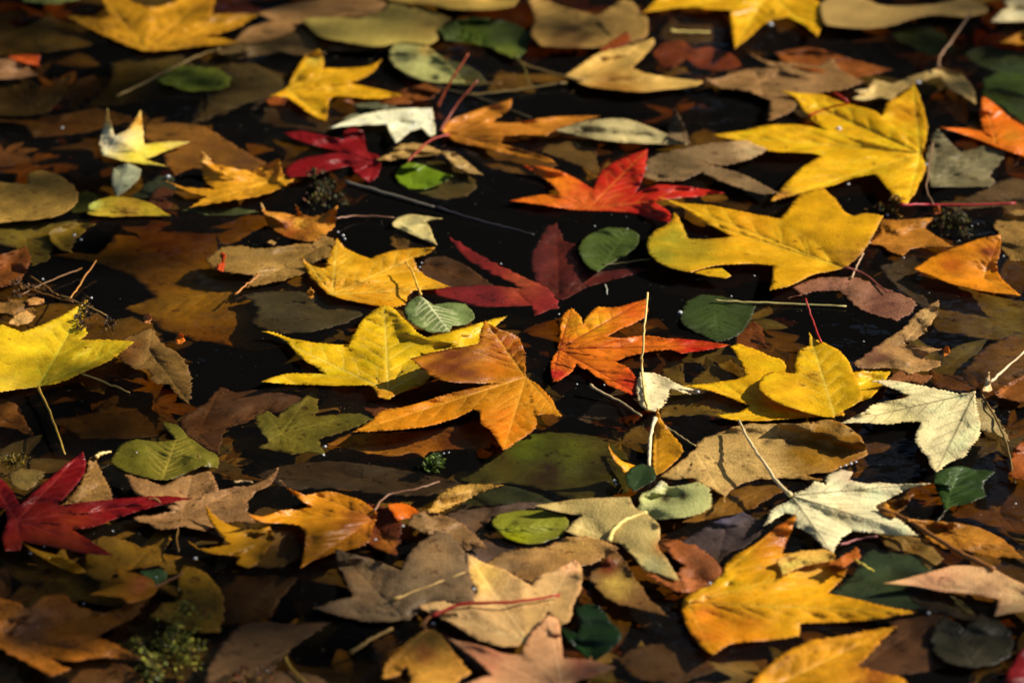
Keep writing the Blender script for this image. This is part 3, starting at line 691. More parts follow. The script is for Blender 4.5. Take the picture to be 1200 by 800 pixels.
leaf(B, 'small cream leaf with an upright white stem beside the orange one', 6,
 '750,436,1 765,437 782,443 800,452 828,460 812,462 784,455 782,466 777,475 767,482 755,479 749,470 746,455', (226,214,178), 'p', c=(762,480), teeth=.5, wav=1.6, stem='759,480,0 755,458,2 752,434,5 753,410,18 756,376,34 759,343,44', scol=(230,208,150), sr=1.15)
leaf(B, 'wide golden yellow leaf floating right of the cream scrap', 3,
 '799,452,2 830,449 862,444 873,440 871,430 864,418 856,406 864,402 885,409 905,418 917,422 925,436 940,440 960,450 984,470 990,487 960,488 930,490 892,493 860,492 838,486 864,483 879,475 868,471 840,460 820,455', (238,190,22), 'f', c=(980,486), wav=.8)
leaf(B, 'yellow leaf end jutting out right of the heart-shaped fold', 3, '985,436 1004,434 1022,431 1056,423,2 1043,436 1038,447 1030,456 1020,466 1006,471 992,462', (234,192,26), 'f', c=(990,462))
leaf(B, 'heart-shaped yellow leaf with a crimson stem resting on the golden one', 7,
 '889,455 893,442 905,435 931,438 932,421 937,410 949,405 948,389,5 955,397 970,403 986,413 997,428 1004,444 1009,458 1010,467 1002,474 984,484 976,489 960,487 930,479 906,469', (232,192,30), 'f', c=(978,487), wav=1.2, teeth=.25, vein=(240,216,110),
 reg=[(955,442,13,(190,150,34)),(930,455,20,(222,176,20))], stem='962,401,2 953,376,6 944,350,16', scol=(176,50,70), sr=1.05)
leaf(B, 'purple-brown leaf with a pale shredded end at right', 2,
 '1000,425 1014,415 1035,400 1056,386 1076,366 1100,351,10 1098,366 1086,387 1074,396 1062,403 1082,406 1103,409,2 1086,415 1083,421 1104,423,2 1100,429 1080,435 1064,438 1048,431 1008,432', (180,144,104), 'w', c=(1058,406), wav=1.4,
 reg=[(1022,418,26,(112,74,62)),(1085,370,18,(206,170,124))])
leaf(B, 'small pinkish leaf squeezed between yellow and purple-brown ones', 1, '1040,445 1052,434 1070,437 1092,440 1080,450 1060,452', (150,92,64), 'w', c=(1080,446))
leaf(B, 'grey wilted leaf hanging behind the pale pointed one at right', 3,
 '1141,468 1150,466 1158,474 1168,488 1184,518 1166,508 1150,504 1144,490', (156,140,104), 'w', c=(1148,468), stem='1150,462,1 1166,488,1 1180,522,0 1190,566,0', scol=(120,100,70), sr=1.0)
leaf(B, 'pale green-white leaf with pointed arms and toothed lobe at right', 5,
 '984,496,1 1015,481 1018,477 1034,471 1050,468 1066,464 1048,456 1021,446,2 1042,445 1076,451 1110,458 1124,462 1143,458,3 1144,475 1149,500 1145,515 1136,524 1131,534 1116,540 1106,546 1097,553,-1 1090,545 1086,534 1076,523 1073,510 1080,494 1060,494 1040,497 1010,495', (255,226,188), 'p', c=(1142,460),
 vein=(110,104,78), wav=1.0, teeth=.55, reg=[(1050,484,30,(214,204,156)),(1035,450,16,(226,214,174))])
leaf(B, 'tiny pale leaf nub at the foot of a long white stem at right', 6, '1151,458 1154,448 1159,435,7 1161,450 1162,457 1156,460', (226,196,160), 'p', c=(1156,458), stem='1160,448,3 1178,432,6 1202,410,12', scol=(226,206,178), sr=1.3)
leaf(B, 'rust brown leaf arm on the right edge below the long white stem', 2, '1165,458 1185,446 1216,432 1216,470 1190,470 1170,466', (132,74,28), 'w', c=(1170,462))
leaf(B, 'tan leaf with two dark blots and an ochre drowned end', 2,
 '771,559 790,545 810,530 822,514 840,508 870,498 905,496 940,495 975,491,-2 1000,504,-4 1013,518,-5 1017,532,-5 1002,540,-4 986,548,-3 974,553,-1 958,554 944,557 966,562,2 955,563 930,560 885,562 868,568 854,577 850,588,1 845,579 826,568 810,560 790,561', (190,160,110), 'w', c=(815,528), wav=.8, teeth=.1,
 reg=[(985,522,48,(150,104,14)),(948,538,26,(150,110,24)),(924,518,6,(46,26,30)),(900,518,5,(60,40,30))])
leaf(B, 'upright golden leaf pleated beside a white stem near the centre', 6,
 '770,476,20 775,490,10 785,505,5 800,525,2 796,535 781,550 766,558 765,530 767,500,6', (206,150,28), 'f', c=(768,556), wav=.6, teeth=.1, stem='768,490,12 763,508,8 761,530,4 761,546,1', scol=(232,220,190), sr=1.6)
leaf(B, 'thin golden horn of leaf curling up above the small green disc', 4,
 '711,512,26 716,526,14 726,538,6 738,543 750,546 744,552 736,559 727,548,3 717,534,12', (226,168,24), 'f', c=(740,552), teeth=0, wav=.5)
leaf(O_, 'small round dark green leaf between the golden horns', 8, '733,562 738,549 752,543 766,547 769,560 757,568 742,576', (44,64,36), 'f', pin=((742,575),(760,544)), teeth=.1, wav=.6)
leaf(B, 'pale green crinkled leaf with dark holes below the tan one', 6,
 '745,607,1 749,592 752,578 764,573 775,562,4 784,570 800,568 816,564 831,572 833,584 832,594 816,603 790,607 765,609', (176,182,128), 'p', c=(758,604), wav=2.2, teeth=.4, reg=[(780,584,6,(50,40,24)),(800,581,5,(50,40,24)),(772,566,8,(226,222,186))])
leaf(O_, 'green leaf with a folded corner right of the white crumpled one', 4,
 '1094,563 1101,551 1124,545 1140,549 1166,552 1152,568 1156,581 1132,590 1116,593 1108,599 1102,584', (46,70,32), 'f', pin=((1108,598),(1124,545)), wav=1.0, vein=(76,104,50), stem='1108,598,0 1102,606,0 1097,613,-1', scol=(110,100,90), sr=.7)
leaf(B, 'white crumpled leaf with rib shadows painted dark and a tall cream stem', 6,
 '896,616,1 901,603 908,594 925,586 931,578 945,573 955,563 968,568 969,557 985,550,4 999,552 995,562 1014,566 1030,565 1052,567 1092,566,1 1066,572 1046,582 1025,592 1035,600 1056,610 1074,626 1050,627 1022,624 1000,622 988,628 980,638 976,649 965,641 950,626 932,616 932,604 920,601 906,609', (255,230,196), 'p', c=(927,580),
 vein=(120,110,88), wav=1.8, teeth=.5, reg=[(990,556,14,(190,170,150)),(985,600,16,(226,212,174))], stem='927,580,1 912,566,5 896,543,9 880,520,9 866,493,4', scol=(224,206,170), sr=1.6)  # dark vein colour stands for the shadow in the rib grooves

leaf(O_, 'green oval leaf with a notched left end under the dim pale stalk', 3,
 '183,92 194,88 190,80 210,77 235,78 258,82 270,92 268,102 250,106 225,107 208,104 200,100 190,98', (104,116,30), 's', pin=((186,93),(270,94)), teeth=.1, gain=1.2)
leaf(B, 'tiny red-orange flake standing on the drowned orange leaf', 3, '254,316 256,304 260,295,8 264,297,8 263,310 262,318', (206,70,20), 'd', c=(258,316), teeth=0, wav=.4)
leaf(B, 'tiny orange flake above the torn tan scrap', 4, '206,402 208,393 212,389,7 216,396 214,404', (226,120,24), 'd', c=(210,403), teeth=0, wav=.4)
leaf(B, 'tiny pinkish flake left of the orange one near the tan scrap', 4, '168,377 170,369 175,367,7 177,374 175,380', (200,130,90), 'd', c=(172,379), teeth=0, wav=.4)
leaf(B, 'tiny glowing orange flake beside the shredded pale leaf end', 5, '1105,411 1108,405,8 1112,406,8 1112,415 1107,418', (240,120,20), 'd', c=(1108,417), teeth=0, wav=.4)
leaf(B, 'small ochre curl stuck upright in the water left of centre', 2, '360,346 363,336,8 366,337,8 368,346 365,350', (190,130,40), 'd', c=(364,349), teeth=0, wav=.4)
leaf(B, 'small brown flake at the end of the magenta stalk', 4, '1094,246 1096,240,5 1101,241,4 1101,250 1096,251', (206,100,34), 'd', c=(1098,250), teeth=0, wav=.4)
leaf(B, 'tan crumb of leaf beside the dry orange claws', 3, '312,284 318,281 324,284 320,287', (196,160,110), 'd', c=(316,286), teeth=0, wav=.4)

# ================================================================== floating leaves, front of the picture
leaf(B, 'brown mottled leaf between the crimson and the lit tan leaves', 2,
 '147,556 165,560 190,568 205,562 222,550 232,531,3 241,545 252,560 256,574 300,566 326,548,2 318,566 296,580 290,596 302,612 268,612 240,622 215,616 190,621 154,606 186,602 200,598 184,586 160,580', (148,112,80), 'w', c=(212,606), reg=[(232,560,26,(160,124,90))], stem='212,608,1 207,628,1 209,646,0', scol=(110,84,50), sr=1.0)
leaf(O_, 'olive green leaf with parallel veins at centre left', 3,
 '128,541 140,522 158,514 184,517 206,515 194,502 190,494,2 208,498 222,512 240,525 256,535 255,548 236,546 214,556 195,562 172,560 146,552', (112,110,42), 'f', pin=((190,562),(208,510)), vein=(176,160,80), wav=1.1, teeth=.2)
leaf(B, 'torn tan leaf behind the crimson leaf at left', 2,
 '70,593 84,578 96,562 102,548 108,534 116,546 122,560 130,574 130,588 112,590 90,594', (148,114,72), 'd', c=(92,590), wav=2)
leaf(B, 'small olive-grey leaf at the far left over the crimson one', 2, '8,556 22,549 40,550 52,553 44,566 30,574 16,570', (116,98,56), 'w', c=(20,570))
leaf(B, 'large crimson leaf with an upright lobe at the left edge', 4,
 '-14,556 0,560 12,572 24,591 38,578 56,562 76,545 97,529,6 101,545 95,560 80,578 68,592 100,588 150,583 196,581 225,584,2 185,592 142,605 112,616 84,620 104,632 132,650,1 100,648 60,640 26,634 24,645 6,645 3,628 8,610 6,596 -14,590', (130,12,30), 'f', c=(20,610), vein=(160,50,60), teeth=.25,
 reg=[(70,634,40,(150,50,18)),(40,604,20,(128,26,26)),(14,638,14,(176,50,20))])
leaf(B, 'narrow yellow edge of a leaf below the crimson one', 2, '24,634,4 44,644 64,649 84,656 102,670 90,672 66,662 44,650', (214,158,22), 'f', c=(90,668), teeth=0)
leaf(B, 'small green leaf wedge behind the little orange star', 1, '163,670 178,667 196,669 192,680 182,686 172,678', (74,104,62), 's', c=(184,682))
leaf(B, 'yellow-olive leaf with a darker half at lower left', 2,
 '176,722 190,706 206,704 214,698 208,682 214,662 234,667 252,682 262,700 262,722 256,741 226,739 200,730', (150,118,14), 'w', c=(182,716), reg=[(240,716,16,(112,84,20))])
leaf(B, 'little orange star leaf with a pink stem at lower left', 5,
 '104,696,2 126,688 142,683 135,665,5 152,670 172,675 184,686 180,696 166,704 150,707 141,700', (232,134,30), 'f', gain=1.12, c=(183,687), teeth=.15, stem='183,687,1 198,680,4 215,671,8', scol=(214,140,110), sr=1.1, reg=[(165,684,12,(220,110,50))])
leaf(B, 'large rusty brown leaf at the bottom left', 3,
 '-12,694 6,702 20,706 32,714 48,698 74,696 84,704 98,712 120,718 148,710 170,704 158,722 132,735 112,746 138,756 169,773,2 120,770 88,774 60,772 82,784 60,792 30,776 6,762 -12,750', (158,92,26), 'w', c=(6,748), wav=1.8, reg=[(40,732,24,(120,84,70)),(80,750,30,(170,98,22))])
leaf(B, 'mustard leaf with a hooked tip beside the brown mottled one', 3,
 '220,633,5 230,643 250,641 268,637 256,622 246,610 240,591,10 250,602 262,611 280,618 300,620 316,616 322,632 312,644 304,658 290,665 276,660 282,652 262,650 240,646', (196,144,24), 'f', c=(312,634), wav=1.2, reg=[(305,636,22,(124,92,22))])
leaf(B, 'dark brown leaf hood under the curled golden one', 3,
 '425,590 440,592 456,594 470,612 468,630 464,650 448,645 426,634 415,620', (104,44,14), 'w', c=(462,648), wav=1.4, reg=[(450,640,14,(160,90,30))])
leaf(B, 'bright red-orange leaf fold beside the dark brown hood', 6, '453,591,3 468,589 480,592 492,600,2 484,610 476,607 466,610', (238,112,16), 'f', c=(480,606), teeth=.3)
leaf(B, 'curled golden-orange leaf with white-tipped claws at lower left', 5,
 '328,562,16 338,572,8 358,580 372,577 388,576 412,582 430,590 441,602,2 436,620 430,636 402,646 388,648 370,655 352,665,2 356,645 358,625 350,615 330,613 306,611 290,602,9 308,605 330,598 352,596 363,594 354,586 342,577', (212,134,22), 'f', c=(438,608), wav=1.8, teeth=.3,
 reg=[(420,612,26,(150,82,22)),(330,565,6,(236,210,170)),(375,586,18,(206,132,22)),(345,608,20,(230,156,24))], stem='438,598,1 455,580,3 490,572,4 515,564,3', scol=(140,104,92), sr=.9)
leaf(B, 'grey-brown wrinkled leaf behind the long grey one', 2,
 '476,612 486,602 502,597 522,604 540,612 556,626 570,641,2 546,645 528,634 508,628 490,622', (138,108,78), 'w', c=(490,612), wav=1.8)
leaf(B, 'large grey-brown leaf with a pale stem at the bottom centre', 3,
 '393,644 410,648 436,655 460,664 472,668 476,652 490,636 510,622 526,624 541,640 548,664 552,684 556,706 512,706 492,715 480,726 458,728 430,728 402,722 366,712,1 396,703 416,698 405,680 397,664', (122,102,82), 'w', c=(470,722), wav=1.4, reg=[(510,650,22,(156,126,98)),(420,685,30,(118,94,72))], stem='460,702,1 500,688,3 545,671,5', scol=(190,160,110), sr=1.3)
leaf(B, 'narrow pale tan leaf above the oval green one', 3,
 '500,601,1 512,583 528,571 556,567 594,568,3 576,572 556,581 536,590 516,599', (198,158,88), 'd', c=(506,598), wav=1.2)
leaf(O_, 'oval yellow-green leaf afloat in the lower middle', 2,
 '576,612 582,603 606,598 640,598 661,603 667,612 661,625 646,632 625,637 600,633 586,625', (136,140,44), 'f', pin=((582,622),(666,612)), wav=1.0, teeth=0, reg=[(600,632,18,(160,160,30)),(604,612,4,(60,60,20))])
leaf(B, 'greenish tan leaf with a curved cream stem in the lower middle', 3,
 '627,592,1 664,586 700,583 738,582 744,594 758,602 772,614 773,628 772,641 784,658 796,680,1 780,676 768,671 756,668 740,650 725,637 704,634 680,629 662,622 672,611 681,604 656,600', (190,172,122), 'p', c=(713,634), wav=1.1, reg=[(775,645,12,(150,90,40)),(766,662,14,(150,146,108))], teeth=.15, stem='713,634,1 720,620,3 735,608,4 758,600,5', scol=(232,214,150), sr=1.7)
leaf(B, 'brick-brown leaf darker on one side below the greenish tan one', 2,
 '758,673 774,672 792,670 802,664 786,650 776,636 792,632 816,640 838,656 846,672 838,686 822,693 794,693 774,683', (160,88,56), 'w', c=(836,684), wav=1.0, reg=[(825,660,26,(128,72,52))])
leaf(B, 'soft brown leaf lying behind the cream one in front', 3,
 '566,661 584,650 602,644 640,640 662,630 682,628 710,634 724,642 706,655 682,664 660,674 640,678 622,684 602,674 576,667', (172,134,92), 'w', c=(718,642), wav=1.2, reg=[(680,638,20,(196,156,100)),(600,664,26,(136,108,78))])
leaf(B, 'curled brown leaf showing cream ribs in the lower middle', 4,
 '688,676 704,660 722,642,5 734,660 748,682 762,702 784,722,1 760,716 736,710 716,704 704,694', (120,88,54), 'd', c=(722,648), wav=1.6, teeth=.1, reg=[(722,684,16,(206,176,100)),(712,664,12,(120,50,24))])
leaf(B, 'dark green ivy-like leaf near the bottom centre', 2,
 '655,733 666,738 676,742 680,728 672,712 690,706 704,712 716,728 728,744 712,764 693,776 680,764 664,748', (22,46,22), 'f', c=(692,770), vein=(40,80,36), stem='692,770,1 690,786,1 690,808,1', scol=(150,104,74), sr=1.1)
leaf(B, 'large cream-tan leaf with a dark red stem at the bottom centre', 5,
 '547,648,4 566,658 590,667 606,676 623,686 634,673 655,665 673,655,4 681,664 681,690 672,706 668,726 655,733 641,716 630,741 611,755 590,757 566,751 548,742 530,731 506,719 488,709 514,704 550,700 558,693 549,674', (208,170,128), 'p', c=(618,752), wav=1.2, teeth=.35, reg=[(668,662,10,(226,170,140)),(570,672,20,(226,188,116)),(640,720,30,(196,160,114))], stem='506,722,2 540,708,5 600,705,5 656,697,3', scol=(160,44,56), sr=1.4)
leaf(B, 'pinkish leaf with a rosy rim at the bottom centre', 5,
 '524,747,2 560,755 590,765 609,767 616,752 626,736 642,720,4 654,726 658,745 660,770 692,773 722,781,1 702,790 676,798 660,808 640,822 540,822 534,806 560,794 576,790 556,772 540,760', (208,156,126), 'p', c=(660,812), wav=1.2, teeth=.1, reg=[(640,760,22,(206,156,124)),(570,762,26,(210,134,118)),(684,780,16,(214,130,118))])
leaf(B, 'domed tan-orange leaf pinched at its stem at the bottom', 7,
 '445,794 458,768 480,749,2 499,736,6 512,740,6 526,755,4 541,775,2 552,788 532,801 512,812 482,808 477,780,2 462,792', (214,162,82), 'w', c=(499,738), wav=1.6, teeth=.1, reg=[(470,770,18,(196,136,50)),(498,764,12,(214,130,80)),(530,778,16,(206,150,76))], stem='499,738,6 497,730,9 504,722,8', scol=(176,110,80), sr=1.5)
leaf(B, 'large golden leaf with a burnt orange lifted lobe at lower right', 5,
 '801,702 815,691 830,686 846,673 850,660 862,650 882,639,3 906,620,7 932,602,12 933,605,10 928,620,5 922,634 915,649 940,646 965,643 979,650 975,656 996,656,3 992,668 984,681 970,695 1002,701 1036,710 1074,717,1 1040,723 1000,728 938,730 936,745 915,748 896,750 870,752 852,755 836,767 824,760 812,745 803,730 799,714', (230,174,18), 'f', c=(806,706), wav=1.4,
 reg=[(915,625,24,(196,98,16)),(900,650,18,(200,126,16)),(944,657,20,(238,186,100)),(832,735,30,(216,124,22)),(880,742,24,(214,132,16)),(985,665,14,(196,120,20))])
leaf(B, 'pale tan leaf flap lying on the big golden leaf', 8, '910,655 935,646 962,643 981,650,2 968,658 940,664 916,674', (238,190,104), 'w', c=(915,664), wav=.8, teeth=.3)
leaf(B, 'golden-brown speckled leaf at the bottom right edge', 5,
 '882,800 900,780 918,765 950,750 985,745 1020,738 1050,734,2 1030,754 1006,780 1034,788 1060,797 1074,822 880,822', (214,150,24), 'w', c=(890,812), wav=1.4, reg=[(1020,800,24,(170,96,22))])
leaf(O_, 'dark grey round leaf at the lower right', 5,
 '1091,750 1098,728,2 1108,721 1130,736 1148,719 1174,729 1187,750 1181,770 1152,780 1120,779 1100,770', (52,50,38), 'w', pin=((1140,778),(1108,722)), teeth=0, wav=1.4)
leaf(O_, 'small folded olive leaf standing behind the dark grey one', 4, '1113,697,5 1124,701,3 1136,712 1142,720 1130,718 1122,708', (104,92,50), 'w', pin=((1140,719),(1114,698)), teeth=0)
leaf(B, 'ochre leaf with smooth edges at the lower right', 2,
 '1064,608 1090,610 1120,612 1146,617 1175,632 1200,654,1 1162,652 1130,645 1102,641 1082,626', (172,112,40), 'w', c=(1070,610), teeth=.05)
leaf(B, 'small amber leaf scrap beneath the white crumpled one', 2, '1030,596 1036,588 1052,584 1070,578 1062,592 1048,606 1036,604', (120,76,22), 'w', c=(1034,596), reg=[(1043,592,6,(210,140,20))])
leaf(B, 'rosy cream leaf blade with a long brown stem at lower right', 5,
 '1034,683,1 1065,676 1095,668 1120,662,3 1150,664 1166,667 1186,678 1216,690 1216,716 1190,717 1165,722,1 1171,702 1145,697 1100,692 1070,686', (228,184,146), 'p', c=(1214,700), teeth=.1, wav=1.0, reg=[(1100,684,30,(224,166,140)),(1160,700,20,(206,160,130))],
 stem='1165,667,3 1130,650,4 1090,626,4 1058,606,3 1028,594,2', scol=(140,90,60), sr=2.0)
leaf(B, 'crimson leaf corner cut by the bottom right of the picture', 3, '1174,812 1180,790 1190,772 1200,758,3 1222,746 1222,812', (112,10,30), 'f', c=(1220,800))
leaf(B, 'brown leaf piece with a red-orange tip under the white leaf', 6, '972,660 986,652 1004,640,3 1008,652 998,660 986,664', (176,92,22), 'w', c=(976,660))
leaf(B, 'shaded rust leaf at the right edge low down', 2, '1182,556 1186,532 1198,516 1220,508 1220,560 1196,562', (150,74,16), 'w', c=(1214,550))
leaf(B, 'buff leaf scraps between the dark twigs at far left', 2, '-12,352 10,350 32,354 44,366 28,374 4,368 -12,366', (140,104,60), 'd', c=(10,360), wav=2)
leaf(O_, 'small cream seed-like leaf on the twigs at far left', 3, '10,378 18,366 32,364 42,370 34,378 20,382', (206,164,110), 'd', pin=((10,380),(42,370)), teeth=0)
leaf(B, 'pale brown wisp beside the lemon leaf at far left', 2, '30,352 38,348 52,350 50,357 36,358', (190,140,90), 'd', c=(50,354), teeth=0)

# ================================================================== loose stalks and twigs
STALKS = [
 ('stalk', 'upright red-brown stalk with a yellow knob near the top', 'stalk', '512,126,2 522,106,14 534,86,26 549,63,38', (150,66,54), 1.5, .9),
 ('stalk', 'dark red stalk with a pale knob right beside the first one', 'stalk', '516,154,2 528,134,12 542,114,22 560,94,32', (130,60,60), 1.4, .9),
 ('stalk', 'long thin grey-brown stalk slanting under the red ones', 'stalk', '476,88,2 520,104,2 560,114,2 622,138,2', (98,88,70), 1.1, .7),
 ('stalk', 'thin pale stalk running right to the cream arrowhead leaf', 'stalk', '545,112,3 600,106,3 664,97,3', (118,102,70), 1.1, .8),
 ('stalk', 'thin brown stalk with a pale end in front of the cream leaf', 'stalk', '608,74,3 640,84,3 662,90,5 686,95,6', (150,124,86), 1.0, 1.2),
 ('stalk', 'thin pale stalk passing behind the green leaf at the top left', 'stalk', '137,113,2 180,92,2 222,70,2 258,57,2', (150,126,86), 1.1, 1.3),
 ('stalk', 'bright magenta stalk lying level at the right', 'stalk', '1056,240,3 1090,240,3 1140,240,3 1190,238,3', (178,40,84), 1.1, .9),
 ('stalk', 'thin mauve stalk from the dry claws to the pale curl', 'stalk', '392,256,4 420,253,3 462,255,3', (150,110,100), .8, .6),
 ('stalk', 'thin straw stalk right of the lemon leaf', 'stalk', '92,436,4 120,447,2 152,460,1', (170,146,96), .9, .8),
 ('pine_needle', 'thin straw needle rising to the right at far left', 'needle', '82,350,1 96,330,3 113,305,8', (190,130,80), .8, .5),
 ('pine_needle', 'brown needle sloping down between the twigs at far left', 'needle', '22,334,3 50,344,3 86,354,2', (130,88,50), .8, .6),
 ('pine_needle', 'brown needle sloping up across the others at far left', 'needle', '24,346,3 56,330,4 96,314,4', (120,78,44), .8, .6),
 ('pine_needle', 'short tan needle crossing the others at far left', 'needle', '36,324,3 52,334,4 68,346,4', (150,110,70), .7, .6),
 ('pine_needle', 'long tan needle touching the big lemon leaf', 'needle', '70,346,2 100,357,5 126,370,5', (170,140,100), .7, .6),
 ('stalk', 'pale stalk poking from the water near the fiery leaf', 'stalk', '691,451,8 705,460,5 728,471,3 751,487,1', (190,170,140), 1.3, .9),
 ('stalk', 'thin pale stalk lying against the tan blotted leaf', 'stalk', '778,499,3 795,510,3 815,522,3', (176,156,120), 1.0, .8),
 ('stalk', 'mauve stalk below the white crumpled leaf', 'stalk', '985,638,3 1004,632,3 1028,628,3', (150,90,110), 1.0, .8),
 ('stalk', 'tan stalk stub at the bottom under the grey leaf', 'stalk', '412,764,3 436,748,3 460,736,4', (176,142,90), 1.5, 1.4),
 ('stalk', 'short yellow-green stalk piece on the dark green leaf', 'stalk', '1002,656,5 1012,662,4 1024,669,3', (190,180,90), 1.3, .7),
 ('stalk', 'thin dark red stalk under the yellow giant', 'stalk', '990,313,3 1014,322,2 1040,342,3', (150,80,90), 1.0, .7),
 ('stalk', 'pale stalk piece afloat at the top beside the yellow leaf', 'stalk', '786,37,3 805,38,3 832,38,3', (226,206,140), 2.2, .9),
 ('twig', 'whitish wet twig floating from the moss toward centre', 'twig', '405,213,2 440,223,2 478,234,2 510,243,1.5', (124,116,108), 1.6, 1.2),
 ('twig', 'dark thin twig end trailing toward the centre on black water', 'twig', '510,243,1.5 545,254,.5 590,266,.3 626,275,.2', (60,56,64), 1.4, .7),
 ('stalk', 'olive stalk dangling at the bottom between grey leaves', 'stalk', '334,770,2 344,786,1 366,806,0', (140,116,60), 1.2, 1.0),
 ('stalk', 'thin green-brown stalk beside the rounded green leaf', 'stalk', '706,310,1 730,308,1 762,303,1', (84,78,50), .9, .7),
 ('stalk', 'tiny pale splinter on black water below the rounded green leaf', 'stalk', '709,334,.6 711,339,.8 711,345,.6', (150,150,140), .9, .7),
 ('stalk', 'short white splinter at the end of the tan scrap at left', 'stalk', '112,536,4 120,531,5 130,529,4', (226,200,150), 2.0, .8),
 ('stalk', 'thin straw splinter on the brown mottled leaf', 'stalk', '274,565,3 284,564,3 296,565,3', (190,160,130), 1.1, .8),
 ('stalk', 'reddish hook of stalk on the sunken orange leaf', 'stalk', '275,345,2 290,333,3 303,323,5 300,320,6', (190,120,70), .8, .7),
]

for i_, q_ in enumerate(LEAVES):
    build_leaf(q_, i_)

for name, label, cat, pts, col, r0, r1 in STALKS:
    pp = [at(x, y, max(h, .3)/1000) for x, y, h in parse(pts)]
    out = []
    for (x, y, h), p in zip(parse(pts), pp):
        i, j = hidx(p[None, :2]); z = max(h/1000, float(HM[i, j][0])+.0008 if h < 6 else h/1000, .0003)
        out.append(at(x, y, z))
    o = tube(out, r0*.00085, r1*.00085, albedo(col), name, None, np.mean(out, axis=0), MAT_STEM)
    tag(o, label, cat)

# ------------------------------------------------------------------ moss tufts
def moss(label, cx, cy, rx, ry, n, cols, hgt):
    r = np.random.default_rng(int(cx)); V, Fc, Cc = [], [], []
    c0 = at(cx, cy, 0.0); R = rx*.72/1200; ky = (ry/rx)/.44
    lobes = [(r.normal(0, .42), r.normal(0, .42), r.uniform(.22, .5)) for _ in range(9)]
    for k in range(n):
        lx, ly, lr = lobes[r.integers(9)]; a, rr = r.uniform(0, 6.28), lr*abs(r.normal(0, .62))
        ux, uy = lx+rr*math.cos(a), ly+rr*math.sin(a); x = c0[0]+R*ux; y = c0[1]+R*uy*ky
        z = hgt*max(0, 1-rr/lr)*r.uniform(.1, 1)*(lr/.4)+.0006
        i, j = hidx(np.array([[x, y]])); z += max(0, min(.006, float(HM[i, j][0])))
        col = albedo(cols[r.integers(len(cols))])*1.5*r.choice([.45, .8, 1.2, 2.0], p=[.35, .35, .2, .1])
        L_ = r.uniform(.0010, .0040); th = r.uniform(0, 6.28); el = r.uniform(-.2, 1.3)
        dv = np.array([math.cos(th)*math.cos(el), math.sin(th)*math.cos(el), math.sin(el)])*L_
        sv = np.array([-math.sin(th), math.cos(th), r.uniform(-.4, .4)])*L_*r.uniform(.12, .4)
        p = np.array([x, y, z]); o = len(V)
        V += [p, p+dv*.5+sv, p+dv, p+dv*.5-sv, p+dv*.5+np.array([0, 0, .0003])]
        Fc += [(o, o+1, o+4), (o+1, o+2, o+4), (o+2, o+3, o+4), (o+3, o, o+4)]; Cc += [col]*5
    ob = link_mesh('moss_tuft', np.array(V), Fc, MAT['w'], c0, None, np.clip(np.array(Cc), .003, .8), smooth=False)
    tag(ob, label, 'moss')
G1 = [(70,84,20), (100,100,40), (46,54,14), (130,120,60), (60,40,20)]
moss('dark tuft of moss below the crimson leaf at upper left', 372, 226, 30, 24, 900, [(60,66,24), (40,44,14), (90,84,40), (70,30,20)], .008)
moss('small green tuft of moss below the sunken orange leaf', 509, 545, 15, 10, 420, [(70,100,24), (110,130,50), (50,70,20)], .006)
moss('dark spiky moss clump between orange leaves at right', 1112, 266, 34, 17, 900, [(60,62,20), (36,40,12), (90,84,36), (60,30,16)], .009)
moss('mossy crumbs under the tip of the bright yellow leaf', 1048, 245, 20, 9, 420, [(150,110,50), (80,60,24), (190,150,90), (60,66,24)], .005)
moss('large yellow-green moss clump at the bottom left', 195, 768, 46, 32, 1700, G1+[(150,150,70)], .012)
moss('olive moss bits at the left edge above the crimson leaf', 16, 545, 22, 10, 380, [(110,96,30), (70,60,20)], .005)
moss('brown crumbled moss beside the big lemon leaf', 108, 382, 18, 18, 420, [(70,50,30), (110,84,50), (40,30,20)], .006)
moss('reddish brown crumbs at the bottom edge beside the grey leaf', 285, 795, 22, 12, 380, [(90,40,24), (60,40,20), (110,84,50)], .006)
moss('brown crumbs of moss on the twigs at far left', 30, 344, 22, 8, 300, [(90,60,34), (60,40,20), (130,96,60)], .005)

